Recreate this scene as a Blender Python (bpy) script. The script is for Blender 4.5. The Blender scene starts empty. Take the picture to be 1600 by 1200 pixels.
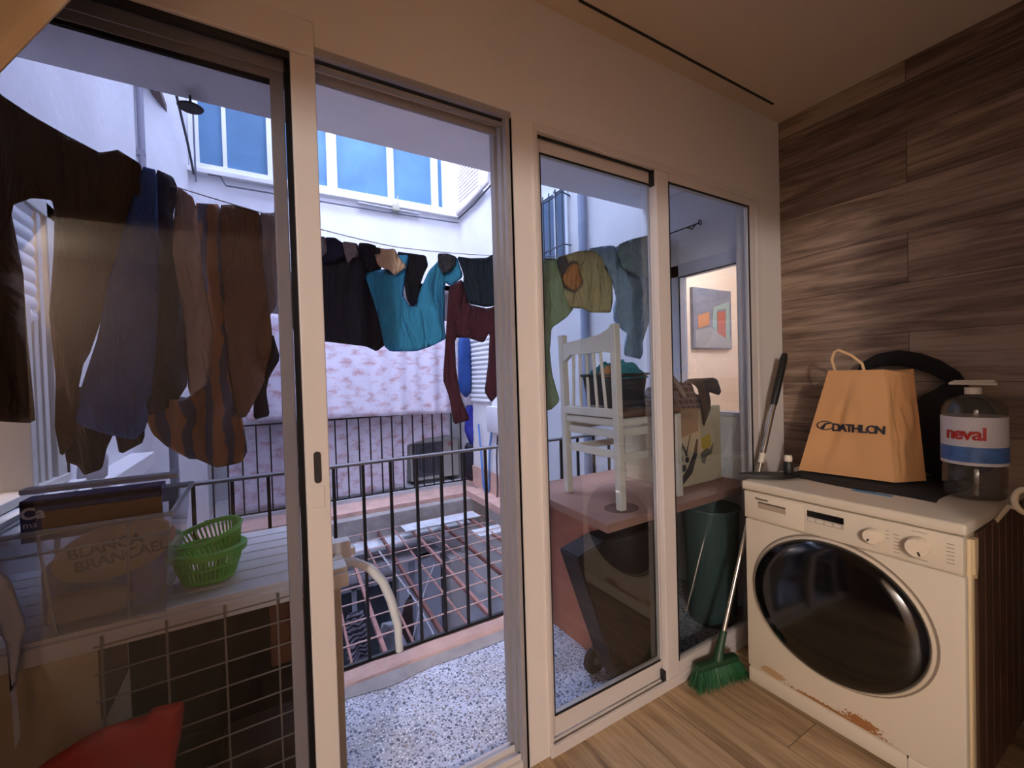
import bpy, bmesh, math, random
from mathutils import Vector, Matrix, noise, geometry
random.seed(7)
sc = bpy.context.scene
C = sc.collection
PI = math.pi
# ------------------------------------------------------------------ materials
MATS = {}
def hexc(r, g, b):
    f = lambda c: (c/255/12.92) if c/255 <= .04045 else ((c/255+.055)/1.055)**2.4
    return (f(r), f(g), f(b), 1)
def mat(name, col, rough=.6, metal=0., var=0., vscale=6., bump=0., bscale=60., spec=.5, patches=(), folds=0., emis=None, estr=0.):
    """principled material; col is sRGB 0-255; var = natural variation; patches = prints/stains ((x,y,z),(sx,sy,sz),col,soft)"""
    if name in MATS: return MATS[name]
    m = bpy.data.materials.new(name); m.use_nodes = True; nt = m.node_tree; N = nt.nodes; L = nt.links
    b = N['Principled BSDF']; b.inputs['Roughness'].default_value = rough; b.inputs['Metallic'].default_value = metal
    b.inputs['Specular IOR Level'].default_value = spec
    c = hexc(*col); b.inputs['Base Color'].default_value = c; out = None
    tc = N.new('ShaderNodeTexCoord')
    if var:
        n = N.new('ShaderNodeTexNoise'); n.inputs['Scale'].default_value = vscale; n.inputs['Detail'].default_value = 6
        L.new(tc.outputs['Object'], n.inputs['Vector'])
        r = N.new('ShaderNodeValToRGB'); r.color_ramp.elements[0].position = .3; r.color_ramp.elements[1].position = .7
        r.color_ramp.elements[0].color = tuple(x*(1-var) for x in c[:3])+(1,); r.color_ramp.elements[1].color = tuple(min(1, x*(1+var*.6)) for x in c[:3])+(1,)
        L.new(n.outputs['Fac'], r.inputs['Fac']); out = r.outputs['Color']
    for (p, s, pc, soft) in patches:
        mp = N.new('ShaderNodeVectorMath'); mp.operation = 'SUBTRACT'; mp.inputs[1].default_value = p
        L.new(N_geo(nt), mp.inputs[0])
        dv = N.new('ShaderNodeVectorMath'); dv.operation = 'DIVIDE'; dv.inputs[1].default_value = s; L.new(mp.outputs[0], dv.inputs[0])
        ln = N.new('ShaderNodeVectorMath'); ln.operation = 'LENGTH'; L.new(dv.outputs[0], ln.inputs[0])
        nz = N.new('ShaderNodeTexNoise'); nz.inputs['Scale'].default_value = 30 if soft < .8 else 130; nz.inputs['Detail'].default_value = 5; L.new(tc.outputs['Object'], nz.inputs['Vector'])
        ad = N.new('ShaderNodeMath'); ad.operation = 'MULTIPLY_ADD'; ad.inputs[1].default_value = soft*2; L.new(nz.outputs['Fac'], ad.inputs[0]); L.new(ln.outputs['Value'], ad.inputs[2])
        mr = N.new('ShaderNodeMapRange'); mr.inputs['From Min'].default_value = .9+soft; mr.inputs['From Max'].default_value = 1.1+soft
        mr.inputs['To Min'].default_value = 1; mr.inputs['To Max'].default_value = 0; L.new(ad.outputs[0], mr.inputs['Value'])
        mx = N.new('ShaderNodeMix'); mx.data_type = 'RGBA'; L.new(mr.outputs[0], mx.inputs[0]); mx.inputs[7].default_value = hexc(*pc)
        if out: L.new(out, mx.inputs[6])
        else: mx.inputs[6].default_value = c
        out = mx.outputs[2]
    if out: L.new(out, b.inputs['Base Color'])
    if bump:
        n2 = N.new('ShaderNodeTexNoise'); n2.inputs['Scale'].default_value = bscale; n2.inputs['Detail'].default_value = 4
        L.new(tc.outputs['Object'], n2.inputs['Vector'])
        bp = N.new('ShaderNodeBump'); bp.inputs['Strength'].default_value = bump; bp.inputs['Distance'].default_value = .01
        L.new(n2.outputs['Fac'], bp.inputs['Height']); L.new(bp.outputs[0], b.inputs['Normal'])
    if folds:
        sv = N.new('ShaderNodeVectorMath'); sv.operation = 'MULTIPLY'; sv.inputs[1].default_value = (17, 6, 4.5); L.new(tc.outputs['Object'], sv.inputs[0])
        n3 = N.new('ShaderNodeTexNoise'); n3.inputs['Scale'].default_value = 1; n3.inputs['Detail'].default_value = 3; n3.inputs['Distortion'].default_value = 1.1; L.new(sv.outputs[0], n3.inputs['Vector'])
        b2 = N.new('ShaderNodeBump'); b2.inputs['Strength'].default_value = folds; b2.inputs['Distance'].default_value = .06; L.new(n3.outputs['Fac'], b2.inputs['Height'])
        if bump: L.new(bp.outputs[0], b2.inputs['Normal'])
        L.new(b2.outputs[0], b.inputs['Normal'])
    if emis:
        b.inputs['Emission Color'].default_value = hexc(*emis); b.inputs['Emission Strength'].default_value = estr
    MATS[name] = m; return m
def N_geo(nt):
    g = nt.nodes.new('ShaderNodeNewGeometry'); return g.outputs['Position']
def glass_mat(name, tint=(255,255,255), refl=.5, milk=0., milkcol=(230,235,240), rough=0.):
    m = bpy.data.materials.new(name); m.use_nodes = True; nt = m.node_tree; N = nt.nodes; L = nt.links
    N.remove(N['Principled BSDF']); o = N['Material Output']
    t = N.new('ShaderNodeBsdfTransparent'); t.inputs[0].default_value = hexc(*tint)
    g = N.new('ShaderNodeBsdfGlossy'); g.inputs['Roughness'].default_value = rough; g.inputs['Color'].default_value = (1,1,1,1)
    f = N.new('ShaderNodeFresnel'); f.inputs[0].default_value = 1.5
    mu = N.new('ShaderNodeMath'); mu.operation = 'MULTIPLY'; mu.inputs[1].default_value = refl; L.new(f.outputs[0], mu.inputs[0])
    gg = N.new('ShaderNodeNewGeometry'); bf = N.new('ShaderNodeMath'); bf.operation = 'SUBTRACT'; bf.inputs[0].default_value = 1; L.new(gg.outputs['Backfacing'], bf.inputs[1])
    m3 = N.new('ShaderNodeMath'); m3.operation = 'MULTIPLY'; L.new(mu.outputs[0], m3.inputs[0]); L.new(bf.outputs[0], m3.inputs[1]); mu = m3
    mx = N.new('ShaderNodeMixShader'); L.new(mu.outputs[0], mx.inputs[0]); L.new(t.outputs[0], mx.inputs[1]); L.new(g.outputs[0], mx.inputs[2])
    last = mx
    if milk:
        d = N.new('ShaderNodeBsdfDiffuse'); d.inputs[0].default_value = hexc(*milkcol)
        m2 = N.new('ShaderNodeMixShader'); m2.inputs[0].default_value = milk; L.new(mx.outputs[0], m2.inputs[1]); L.new(d.outputs[0], m2.inputs[2]); last = m2
    L.new(last.outputs[0], o.inputs['Surface']); MATS[name] = m; return m
def planks(name, uvec, vvec, width, length, cols, rough=.45, grain=1.0, offs=.37):
    """wood-look boards: uvec = world axis along a board, vvec = across"""
    m = bpy.data.materials.new(name); m.use_nodes = True; nt = m.node_tree; N = nt.nodes; L = nt.links
    b = N['Principled BSDF']; b.inputs['Roughness'].default_value = rough
    pos = N_geo(nt)
    def dot(v):
        d = N.new('ShaderNodeVectorMath'); d.operation = 'DOT_PRODUCT'; d.inputs[1].default_value = v; L.new(pos, d.inputs[0]); return d.outputs['Value']
    cb = N.new('ShaderNodeCombineXYZ'); L.new(dot(uvec), cb.inputs[0]); L.new(dot(vvec), cb.inputs[1])
    br = N.new('ShaderNodeTexBrick'); br.inputs['Scale'].default_value = 1; br.inputs['Brick Width'].default_value = length; br.inputs['Row Height'].default_value = width
    br.inputs['Mortar Size'].default_value = .0012; br.inputs['Mortar Smooth'].default_value = .2; br.offset = offs; br.offset_frequency = 2
    br.inputs['Color1'].default_value = (.0,.0,.0,1); br.inputs['Color2'].default_value = (1,1,1,1); br.inputs['Mortar'].default_value = (.0,.0,.0,1)
    L.new(cb.outputs[0], br.inputs['Vector'])
    # offset the grain per board
    ad = N.new('ShaderNodeVectorMath'); ad.operation = 'MULTIPLY_ADD'; ad.inputs[1].default_value = (3, 17, 5)
    L.new(br.outputs['Color'], ad.inputs[0]); L.new(cb.outputs[0], ad.inputs[2])
    sc1 = N.new('ShaderNodeVectorMath'); sc1.operation = 'MULTIPLY'; sc1.inputs[1].default_value = (1.6, 16, 1); L.new(ad.outputs[0], sc1.inputs[0])
    n1 = N.new('ShaderNodeTexNoise'); n1.inputs['Scale'].default_value = 1; n1.inputs['Detail'].default_value = 7; n1.inputs['Roughness'].default_value = .62; n1.inputs['Distortion'].default_value = .7
    L.new(sc1.outputs[0], n1.inputs['Vector'])
    sc2 = N.new('ShaderNodeVectorMath'); sc2.operation = 'MULTIPLY'; sc2.inputs[1].default_value = (3.5, 90, 1); L.new(ad.outputs[0], sc2.inputs[0])
    n2 = N.new('ShaderNodeTexNoise'); n2.inputs['Scale'].default_value = 1; n2.inputs['Detail'].default_value = 3; L.new(sc2.outputs[0], n2.inputs['Vector'])
    m1 = N.new('ShaderNodeMath'); m1.operation = 'MULTIPLY_ADD'; m1.inputs[1].default_value = .3; L.new(n2.outputs['Fac'], m1.inputs[0]); 
    m0 = N.new('ShaderNodeMath'); m0.operation = 'MULTIPLY'; m0.inputs[1].default_value = grain*.9; L.new(n1.outputs['Fac'], m0.inputs[0]); L.new(m0.outputs[0], m1.inputs[2])
    sp = N.new('ShaderNodeSeparateColor'); L.new(br.outputs['Color'], sp.inputs[0])
    m2 = N.new('ShaderNodeMath'); m2.operation = 'MULTIPLY_ADD'; m2.inputs[1].default_value = .22; L.new(sp.outputs[0], m2.inputs[0]); L.new(m1.outputs[0], m2.inputs[2])
    r = N.new('ShaderNodeValToRGB'); e = r.color_ramp.elements
    e[0].position = .44; e[0].color = hexc(*cols[0]); e[1].position = .86; e[1].color = hexc(*cols[-1])
    for i, c in enumerate(cols[1:-1]):
        q = e.new(.44+.42*(i+1)/(len(cols)-1)); q.color = hexc(*c)
    L.new(m2.outputs[0], r.inputs['Fac'])
    mx = N.new('ShaderNodeMix'); mx.data_type = 'RGBA'; L.new(br.outputs['Fac'], mx.inputs[0]); L.new(r.outputs['Color'], mx.inputs[6])
    mx.inputs[7].default_value = tuple(x*.35 for x in hexc(*cols[0])[:3])+(1,)
    L.new(mx.outputs[2], b.inputs['Base Color'])
    bp = N.new('ShaderNodeBump'); bp.inputs['Strength'].default_value = .15; bp.inputs['Distance'].default_value = .004; L.new(m1.outputs[0], bp.inputs['Height']); L.new(bp.outputs[0], b.inputs['Normal'])
    MATS[name] = m; return m
def terrazzo():
    m = bpy.data.materials.new('terrazzo'); m.use_nodes = True; nt = m.node_tree; N = nt.nodes; L = nt.links
    b = N['Principled BSDF']; b.inputs['Roughness'].default_value = .5; pos = N_geo(nt)
    col = None; base = hexc(196,196,204)
    nz = N.new('ShaderNodeTexNoise'); nz.inputs['Scale'].default_value = 4; nz.inputs['Detail'].default_value = 6; L.new(pos, nz.inputs['Vector'])
    r0 = N.new('ShaderNodeValToRGB'); r0.color_ramp.elements[0].position = .3; r0.color_ramp.elements[1].position = .65
    r0.color_ramp.elements[0].color = hexc(176,168,166); r0.color_ramp.elements[1].color = hexc(206,210,228); L.new(nz.outputs['Fac'], r0.inputs[0]); col = r0.outputs[0]
    for (s, thr, c, chance) in ((95,.38,(236,236,238),.5), (66,.36,(96,102,116),.36), (110,.42,(120,124,138),.5), (50,.30,(152,136,130),.2), (44,.27,(74,80,92),.20), (78,.3,(90,96,106),.25)):
        v = N.new('ShaderNodeTexVoronoi'); v.inputs['Scale'].default_value = s; v.inputs['Randomness'].default_value = 1; L.new(pos, v.inputs['Vector'])
        lt = N.new('ShaderNodeMath'); lt.operation = 'LESS_THAN'; lt.inputs[1].default_value = thr; L.new(v.outputs['Distance'], lt.inputs[0])
        sp = N.new('ShaderNodeSeparateColor'); L.new(v.outputs['Color'], sp.inputs[0])
        l2 = N.new('ShaderNodeMath'); l2.operation = 'LESS_THAN'; l2.inputs[1].default_value = chance; L.new(sp.outputs[0], l2.inputs[0])
        mu = N.new('ShaderNodeMath'); mu.operation = 'MULTIPLY'; L.new(lt.outputs[0], mu.inputs[0]); L.new(l2.outputs[0], mu.inputs[1])
        mx = N.new('ShaderNodeMix'); mx.data_type = 'RGBA'; L.new(mu.outputs[0], mx.inputs[0]); L.new(col, mx.inputs[6]); mx.inputs[7].default_value = hexc(*c); col = mx.outputs[2]
    L.new(col, b.inputs['Base Color']); MATS['terrazzo'] = m; return m
def blotchy(name, base, spot, sx, sz, thr=.56, axis_x=0):
    """printed curtain sheet: rows of soft russet motifs on a pale ground"""
    m = bpy.data.materials.new(name); m.use_nodes = True; nt = m.node_tree; N = nt.nodes; L = nt.links
    b = N['Principled BSDF']; b.inputs['Roughness'].default_value = .9; pos = N_geo(nt)
    sp = N.new('ShaderNodeSeparateXYZ'); L.new(pos, sp.inputs[0])
    def per(o, per_, ph):
        a = N.new('ShaderNodeMath'); a.operation = 'MULTIPLY_ADD'; a.inputs[1].default_value = 2*PI/per_; a.inputs[2].default_value = ph; L.new(o, a.inputs[0])
        s = N.new('ShaderNodeMath'); s.operation = 'SINE'; L.new(a.outputs[0], s.inputs[0]); return s.outputs[0]
    a = per(sp.outputs[2], sz, .3); c = per(sp.outputs[0], sx, 1.0)
    mu = N.new('ShaderNodeMath'); mu.operation = 'MULTIPLY'; L.new(a, mu.inputs[0]); L.new(c, mu.inputs[1])
    n = N.new('ShaderNodeTexNoise'); n.inputs['Scale'].default_value = 1; n.inputs['Detail'].default_value = 4; n.inputs['Roughness'].default_value = .62
    sv = N.new('ShaderNodeVectorMath'); sv.operation = 'MULTIPLY'; sv.inputs[1].default_value = (9,1,17); L.new(pos, sv.inputs[0]); L.new(sv.outputs[0], n.inputs['Vector'])
    ad = N.new('ShaderNodeMath'); ad.operation = 'MULTIPLY_ADD'; ad.inputs[1].default_value = .11; L.new(mu.outputs[0], ad.inputs[0]); L.new(n.outputs['Fac'], ad.inputs[2])
    r = N.new('ShaderNodeValToRGB'); e = r.color_ramp.elements; e[0].position = thr-.02; e[0].color = hexc(*base); e[1].position = thr+.22; e[1].color = hexc(*spot)
    L.new(ad.outputs[0], r.inputs[0]); L.new(r.outputs[0], b.inputs['Base Color']); MATS[name] = m; return m
def plaid(name, base, c2, s=26):
    m = bpy.data.materials.new(name); m.use_nodes = True; nt = m.node_tree; N = nt.nodes; L = nt.links
    b = N['Principled BSDF']; b.inputs['Roughness'].default_value = .95; tc = N.new('ShaderNodeTexCoord'); prev = None
    for d in ('X', 'Z'):
        w = N.new('ShaderNodeTexWave'); w.bands_direction = d; w.inputs['Scale'].default_value = s/3; w.inputs['Distortion'].default_value = 1.2; L.new(tc.outputs['Object'], w.inputs[0])
        r = N.new('ShaderNodeMath'); r.operation = 'GREATER_THAN'; r.inputs[1].default_value = .8; L.new(w.outputs['Fac'], r.inputs[0])
        mx = N.new('ShaderNodeMix'); mx.data_type = 'RGBA'; L.new(r.outputs[0], mx.inputs[0]); mx.inputs[7].default_value = hexc(*c2)
        if prev: L.new(prev, mx.inputs[6])
        else: mx.inputs[6].default_value = hexc(*base)
        prev = mx.outputs[2]
    L.new(prev, b.inputs['Base Color']); MATS[name] = m; return m
def striped(name, base, c2, s, d='Z', dist=2., thr=.5):
    m = bpy.data.materials.new(name); m.use_nodes = True; nt = m.node_tree; N = nt.nodes; L = nt.links
    b = N['Principled BSDF']; b.inputs['Roughness'].default_value = .9; tc = N.new('ShaderNodeTexCoord')
    w = N.new('ShaderNodeTexWave'); w.bands_direction = d; w.inputs['Scale'].default_value = s; w.inputs['Distortion'].default_value = dist; w.inputs['Detail Scale'].default_value = 1.5; L.new(tc.outputs['Object'], w.inputs[0])
    r = N.new('ShaderNodeValToRGB'); e = r.color_ramp.elements; e[0].position = thr-.08; e[0].color = hexc(*base); e[1].position = thr+.08; e[1].color = hexc(*c2)
    L.new(w.outputs['Fac'], r.inputs[0]); L.new(r.outputs[0], b.inputs['Base Color']); MATS[name] = m; return m

paint   = mat('wall_paint', (214,206,202), .75, var=.03, vscale=2, bump=.08, bscale=90)
ceilm   = mat('ceiling_paint', (200,184,166), .85, var=.03, vscale=1.5)
alu     = mat('beige_aluminium', (206,198,194), .38, spec=.4)
alu_shade  = mat('shaded_aluminium', (150,146,150), .4)  # door jamb metal, its shade put into a greyer colour
track   = mat('dark_track', (28,26,28), .6)
white_pl= mat('white_plaster', (232,230,228), .9, var=.06, vscale=3, bump=.25, bscale=25)
white_w = mat('white_weathered_plaster', (222,220,222), .9, var=.09, vscale=2.2, bump=.4, bscale=12)
soffm   = mat('balcony_soffit_paint', (236,234,240), .9, var=.03)
whitem  = mat('white_lacquer', (232,230,228), .35)
blackm  = mat('black_iron', (24,22,26), .5)
railtop = mat('grey_rail_paint', (120,118,124), .4, metal=.4)
pinkc   = mat('pink_tiled_coping', (206,168,154), .8, var=.16, vscale=9, bump=.3, bscale=40)
cement  = mat('stained_cement', (164,156,152), .9, var=.22, vscale=8, bump=.5, bscale=30)
rust    = mat('rusty_iron', (156,112,104), .75, var=.22, vscale=14)
rustd   = mat('dark_rusty_iron', (112,72,66), .8, var=.2, vscale=14)
glass   = glass_mat('window_glass', (236,240,242), 1.8)
glassL  = glass_mat('tinted_window_glass', (220,220,224), .5)
floorm  = planks('oak_laminate', (0,1,0), (1,0,0), .19, 1.25, [(96,76,56),(150,122,92),(178,150,116),(196,168,134)], .42)
wallw   = planks('grey_brown_wood_cladding', (0,1,0), (0,0,1), .205, 1.2, [(42,31,26),(84,66,55),(118,97,83),(150,129,112)], .5, 1.1, .42)
terr    = terrazzo()
# ------------------------------------------------------------------ geometry helpers
LOC = {}
class MB:
    def __init__(s): s.bm = bmesh.new()
    def _xf(s, verts, M):
        if M is not None: bmesh.ops.transform(s.bm, matrix=M, verts=verts)
    def box(s, x0, x1, y0, y1, z0, z1, bev=0, M=None, seg=2):
        r = bmesh.ops.create_cube(s.bm, size=1); vs = r['verts']
        bmesh.ops.transform(s.bm, matrix=Matrix.Translation(((x0+x1)/2,(y0+y1)/2,(z0+z1)/2)) @ Matrix.Diagonal((abs(x1-x0),abs(y1-y0),abs(z1-z0),1)), verts=vs)
        if bev:
            es = list({e for v in vs for e in v.link_edges})
            rr = bmesh.ops.bevel(s.bm, geom=es, offset=bev, segments=seg, affect='EDGES', profile=.5)
            vs = list({v for f in rr['faces'] for v in f.verts} | {v for v in vs if v.is_valid})
        s._xf(vs, M); return s
    def tube(s, pts, r, seg=8, closed=False, cap=True):
        pts = [Vector(p) for p in pts]; n = len(pts); rings = []
        rr = r if isinstance(r, (list, tuple)) else [r]*n
        up = None
        for i, p in enumerate(pts):
            if closed: t = (pts[(i+1) % n]-pts[i-1])
            else: t = (pts[min(i+1, n-1)]-pts[max(i-1, 0)])
            t.normalize()
            if up is None: up = Vector((0,0,1)) if abs(t.z) < .9 else Vector((1,0,0))
            a = t.cross(up).normalized(); b = a.cross(t).normalized(); up = b
            rings.append([s.bm.verts.new(p+(a*math.cos(2*PI*k/seg)+b*math.sin(2*PI*k/seg))*rr[i]) for k in range(seg)])
        for i in range(n-1 if not closed else n):
            A = rings[i]; B = rings[(i+1) % n]
            for k in range(seg): s.bm.faces.new((A[k], A[(k+1) % seg], B[(k+1) % seg], B[k]))
        if cap and not closed: s.bm.faces.new(rings[0][::-1]); s.bm.faces.new(rings[-1])
        return s
    def lathe(s, prof, c=(0,0,0), axis='z', seg=32, sc_=(1,1)):
        """prof = [(r,h)...]; revolve round an axis through c"""
        rings = []
        for (r, h) in prof:
            ring = []
            for k in range(seg):
                a = 2*PI*k/seg; u, v = r*math.cos(a)*sc_[0], r*math.sin(a)*sc_[1]
                p = (u, v, h) if axis == 'z' else ((h, u, v) if axis == 'x' else (v, h, u))
                ring.append(s.bm.verts.new(Vector(c)+Vector(p)))
            rings.append(ring)
        for i in range(len(rings)-1):
            A, B = rings[i], rings[i+1]
            for k in range(seg): s.bm.faces.new((A[k], A[(k+1) % seg], B[(k+1) % seg], B[k]))
        for ring in (rings[0][::-1], rings[-1]):
            if (ring[0].co-ring[seg//2].co).length > 1e-5: s.bm.faces.new(ring)
        bmesh.ops.remove_doubles(s.bm, verts=[v for r in (rings[0], rings[-1]) for v in r], dist=1e-5)
        return s
    def prism(s, pts, a0, a1, axis='y', off=None):
        """extrude a 2D outline along an axis"""
        def P(p, a): return {'y': (p[0], a, p[1]), 'x': (a, p[0], p[1]), 'z': (p[0], p[1], a)}[axis]
        A = [s.bm.verts.new(P(p, a0)) for p in pts]; B = [s.bm.verts.new(P(p, a1)) for p in pts]; n = len(pts)
        fs = [s.bm.faces.new(A), s.bm.faces.new(B[::-1])]
        for k in range(n): s.bm.faces.new((A[k], B[k], B[(k+1) % n], A[(k+1) % n]))
        return s
    def grid(s, f, nu, nv, thick=0):
        V = [[s.bm.verts.new(f(i/nu, j/nv)) for j in range(nv+1)] for i in range(nu+1)]
        for i in range(nu):
            for j in range(nv): s.bm.faces.new((V[i][j], V[i+1][j], V[i+1][j+1], V[i][j+1]))
        if thick:
            s.bm.normal_update()
            bmesh.ops.solidify(s.bm, geom=s.bm.faces[:], thickness=thick)
        return s
    def build(s, name, m, parent=None, smooth=False, label=None, cat=None, group=None, kind=None):
        bm = s.bm; bmesh.ops.recalc_face_normals(bm, faces=bm.faces[:])
        if parent is None:
            xs = [v.co for v in bm.verts]
            mn = [min(v[i] for v in xs) for i in range(3)]; mx = [max(v[i] for v in xs) for i in range(3)]
            loc = Vector(((mn[0]+mx[0])/2, (mn[1]+mx[1])/2, mn[2]))
        else: loc = LOC[parent.name]
        bmesh.ops.translate(bm, vec=-loc, verts=bm.verts[:])
        me = bpy.data.meshes.new(name); bm.to_mesh(me); bm.free()
        if smooth:
            for p in me.polygons: p.use_smooth = True
        if isinstance(m, str): m = MATS[m]
        me.materials.append(m); o = bpy.data.objects.new(name, me); C.objects.link(o)
        if parent is None: o.location = loc
        else: o.parent = parent
        LOC[o.name] = loc
        if smooth and smooth != 'full':
            try: me.set_sharp_from_angle(angle=math.radians(42))
            except Exception: pass
        if label: o['label'] = label
        if cat: o['category'] = cat
        if group: o['group'] = group
        if kind: o['kind'] = kind
        return o
def thing(name, label, cat, loc=(0,0,0), group=None):
    o = bpy.data.objects.new(name, None); C.objects.link(o); o.location = loc; o.empty_display_size = .05
    LOC[o.name] = Vector(loc); o['label'] = label; o['category'] = cat
    if group: o['group'] = group
    return o
def struct(name, loc=(0,0,0)):
    o = bpy.data.objects.new(name, None); C.objects.link(o); o.location = loc; LOC[o.name] = Vector(loc); o['kind'] = 'structure'; return o
def S(name, mb, m): return mb.build(name, m, kind='structure')
def dup(o, d, label=None, parent=None):
    c = o.copy(); C.objects.link(c); c.parent = parent
    if parent is None: c.location = Vector(o.location)+Vector(d)
    if label: c['label'] = label
    for ch in list(o.children): dup(ch, d, None, c)
    return c
def text(s, size, m, parent, origin, ux, uy, name='lettering', label=None, ext=.0008, bold=0, sx=1, align='LEFT'):
    cu = bpy.data.curves.new('t', 'FONT'); cu.body = s; cu.size = size; cu.extrude = ext; cu.offset = bold; cu.align_x = align
    t = bpy.data.objects.new('t', cu); C.objects.link(t); bpy.context.view_layer.update()
    me = bpy.data.meshes.new_from_object(t); bpy.data.objects.remove(t)
    ux = Vector(ux).normalized(); uy = Vector(uy).normalized(); uz = ux.cross(uy)
    M = Matrix((ux*sx, uy, uz)).transposed().to_4x4(); M.translation = Vector(origin)-LOC[parent.name]
    me.transform(M); me.materials.clear(); me.materials.append(m)
    o = bpy.data.objects.new(name, me); C.objects.link(o); o.parent = parent; LOC[o.name] = LOC[parent.name]
    if label: o['label'] = label
    return o
def smooth_outline(pts, closed=True, it=1):
    for _ in range(it):
        n = len(pts); out = []
        for i in range(n):
            a, b = pts[i], pts[(i+1) % n]
            out += [(a[0]*.88+b[0]*.12, a[1]*.88+b[1]*.12), (a[0]*.12+b[0]*.88, a[1]*.12+b[1]*.88)]
        pts = out
    return pts
def cloth_bm(outline, y, t=.012, fold=.012, freq=38, seed=0, step=.016, sl=0., topz=None):
    """a hanging piece of cloth: outline in (x,z), two skins puffed apart, vertical folds growing towards the hem"""
    pts = smooth_outline(outline)
    t *= .55; fold *= 1.7
    n = len(pts); vin = [Vector(p) for p in pts]
    x0 = min(p[0] for p in pts); x1 = max(p[0] for p in pts); z0 = min(p[1] for p in pts); z1 = max(p[1] for p in pts)
    def inside(x, z):
        c = False
        for i in range(n):
            (xa, za), (xb, zb) = pts[i], pts[i-1]
            if (za > z) != (zb > z) and x < (xb-xa)*(z-za)/(zb-za)+xa: c = not c
        return c
    def dist(x, z):
        d = 9
        for i in range(n):
            a, b = vin[i], vin[i-1]; ab = b-a; l = ab.length_squared
            k = 0 if l == 0 else max(0, min(1, (Vector((x,z))-a).dot(ab)/l))
            d = min(d, (a+ab*k-Vector((x,z))).length)
        return d
    ins = []
    i = 0; z = z0
    while z < z1:
        x = x0+(.5*step if i % 2 else 0)
        while x < x1:
            if inside(x, z) and dist(x, z) > step*.45: ins.append(Vector((x, z)))
            x += step
        z += step*.87; i += 1
    V, E, F, *_ = geometry.delaunay_2d_cdt(vin+ins, [(k, (k+1) % n) for k in range(n)], [], 1, 1e-5)
    mb = MB(); bm = mb.bm; fr = []; bk = []
    H_ = max(.05, z1-z0)
    for v in V:
        d = min(1, dist(v.x, v.y)/.035); puff = t*math.sqrt(max(0, d*(2-d)))
        k = .35+.65*min(1, (z1-v.y)/H_*1.3)
        nx = noise.noise(Vector((v.x*4+seed*7.3, v.y*2.2, seed)))
        f = fold*k*(math.sin(freq*v.x+5*nx+seed)+.7*math.sin(freq*.43*v.x-6*v.y+seed*2+4*nx))+.018*nx+ fold*.9*noise.noise(Vector((v.x*19, v.y*11+3*v.x, seed))) + .010*abs(noise.noise(Vector((v.x*9+v.y*5, v.y*6, seed+4))))
        yy = y+f+sl*(z1-v.y)
        on = dist(v.x, v.y) < 1e-4
        a = bm.verts.new((v.x, yy-puff, v.y)); fr.append(a)
        bk.append(a if on else bm.verts.new((v.x, yy+puff+.001, v.y)))
    for f in F:
        try: bm.faces.new([fr[i] for i in f])
        except ValueError: pass
        g = [bk[i] for i in f]
        if any(a is not b for a, b in zip(g, [fr[i] for i in f])):
            try: bm.faces.new(g[::-1])
            except ValueError: pass
    return mb
def garment(name, label, cat, outline, y, m, **k):
    return cloth_bm(outline, y, **k).build(name, m, None, 'full', label, cat, 'laundry on the balcony clothesline')

# ================================================================== ROOM SHELL
YG = 1.195
mb = MB(); mb.box(-2.6,2.32,-3.2,1.244,-.05,-.001); S('floor', mb, floorm)
mb = MB(); mb.box(-2.6,2.32,-3.2,1.30,2.55,2.65); S('ceiling', mb, ceilm)
mb = MB(); mb.box(.96,2.13,1.115,1.122,2.545,2.553); S('trim_1', mb, track)          # joint line in the ceiling
mb = MB(); mb.box(2.32,2.42,-3.2,1.30,-.05,2.65); S('wall_right', mb, wallw)
mb = MB(); mb.box(-2.7,-2.6,-3.2,1.30,-.05,2.65); S('wall_left', mb, paint)
mb = MB(); mb.box(-2.7,2.42,-3.3,-3.2,-.05,2.65); S('wall_back', mb, mat('brown_wall_paint', (140,120,106), .8, var=.05))
mb = MB(); mb.box(-2.6,-.93,-.45,-.35,0,2.55); mb.box(.80,2.32,-.45,-.35,0,2.55); mb.box(-.93,.80,-.45,-.35,2.125,2.55); S('wall_middle', mb, paint)
mb = MB()
mb.box(-2.6,2.32,YG,YG+.115,2.2,2.55); mb.box(.81,2.32,YG,YG+.115,2.135,2.2)
mb.box(.728,.81,YG,YG+.115,0,2.2); mb.box(2.122,2.32,YG,YG+.115,0,2.135); mb.box(-2.6,-.75,YG,YG+.115,0,2.2)
mb.box(.146,.728,YG,YG+.115,2.136,2.2); S('wall_front', mb, paint)
mb = MB(); mb.box(2.312,2.32,-.35,1.19,0,.05); S('baseboard_right', mb, wallw)

# ---- door_1: sliding door, both leaves pushed to the left
d1 = struct('door_1', (0,YG,0))
mb = MB(); mb.box(-.75,.146,YG-.012,YG+.0,2.12,2.205,.002); mb.box(-.75,-.70,YG-.012,YG+.1,0,2.12); mb.box(-.7,.72,YG+.005,YG+.1,-.01,.028); mb.box(-.70,.72,YG+.018,YG+.022,.026,.045); mb.box(-.70,.72,YG+.058,YG+.062,.026,.045)
mb.box(-.70,.72,YG+.02,YG+.115,2.15,2.2)
mb.build('door_frame', alu, d1)
mb = MB(); mb.box(.146,.724,YG-.004,YG+.012,2.131,2.15); mb.box(.146,.724,YG+.03,YG+.04,2.12,2.15); mb.box(.146,.724,YG+.07,YG+.08,2.11,2.15)
mb.box(.705,.727,YG+.0,YG+.02,0,2.135); mb.box(.705,.727,YG+.035,YG+.06,0,2.13); mb.box(.705,.727,YG+.08,YG+.11,0,2.13); mb.box(.72,.729,YG,YG+.113,0,2.135)
mb.build('side_jamb', alu_shade, d1, label='aluminium jamb with track grooves, greyed as if in shade')
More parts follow.
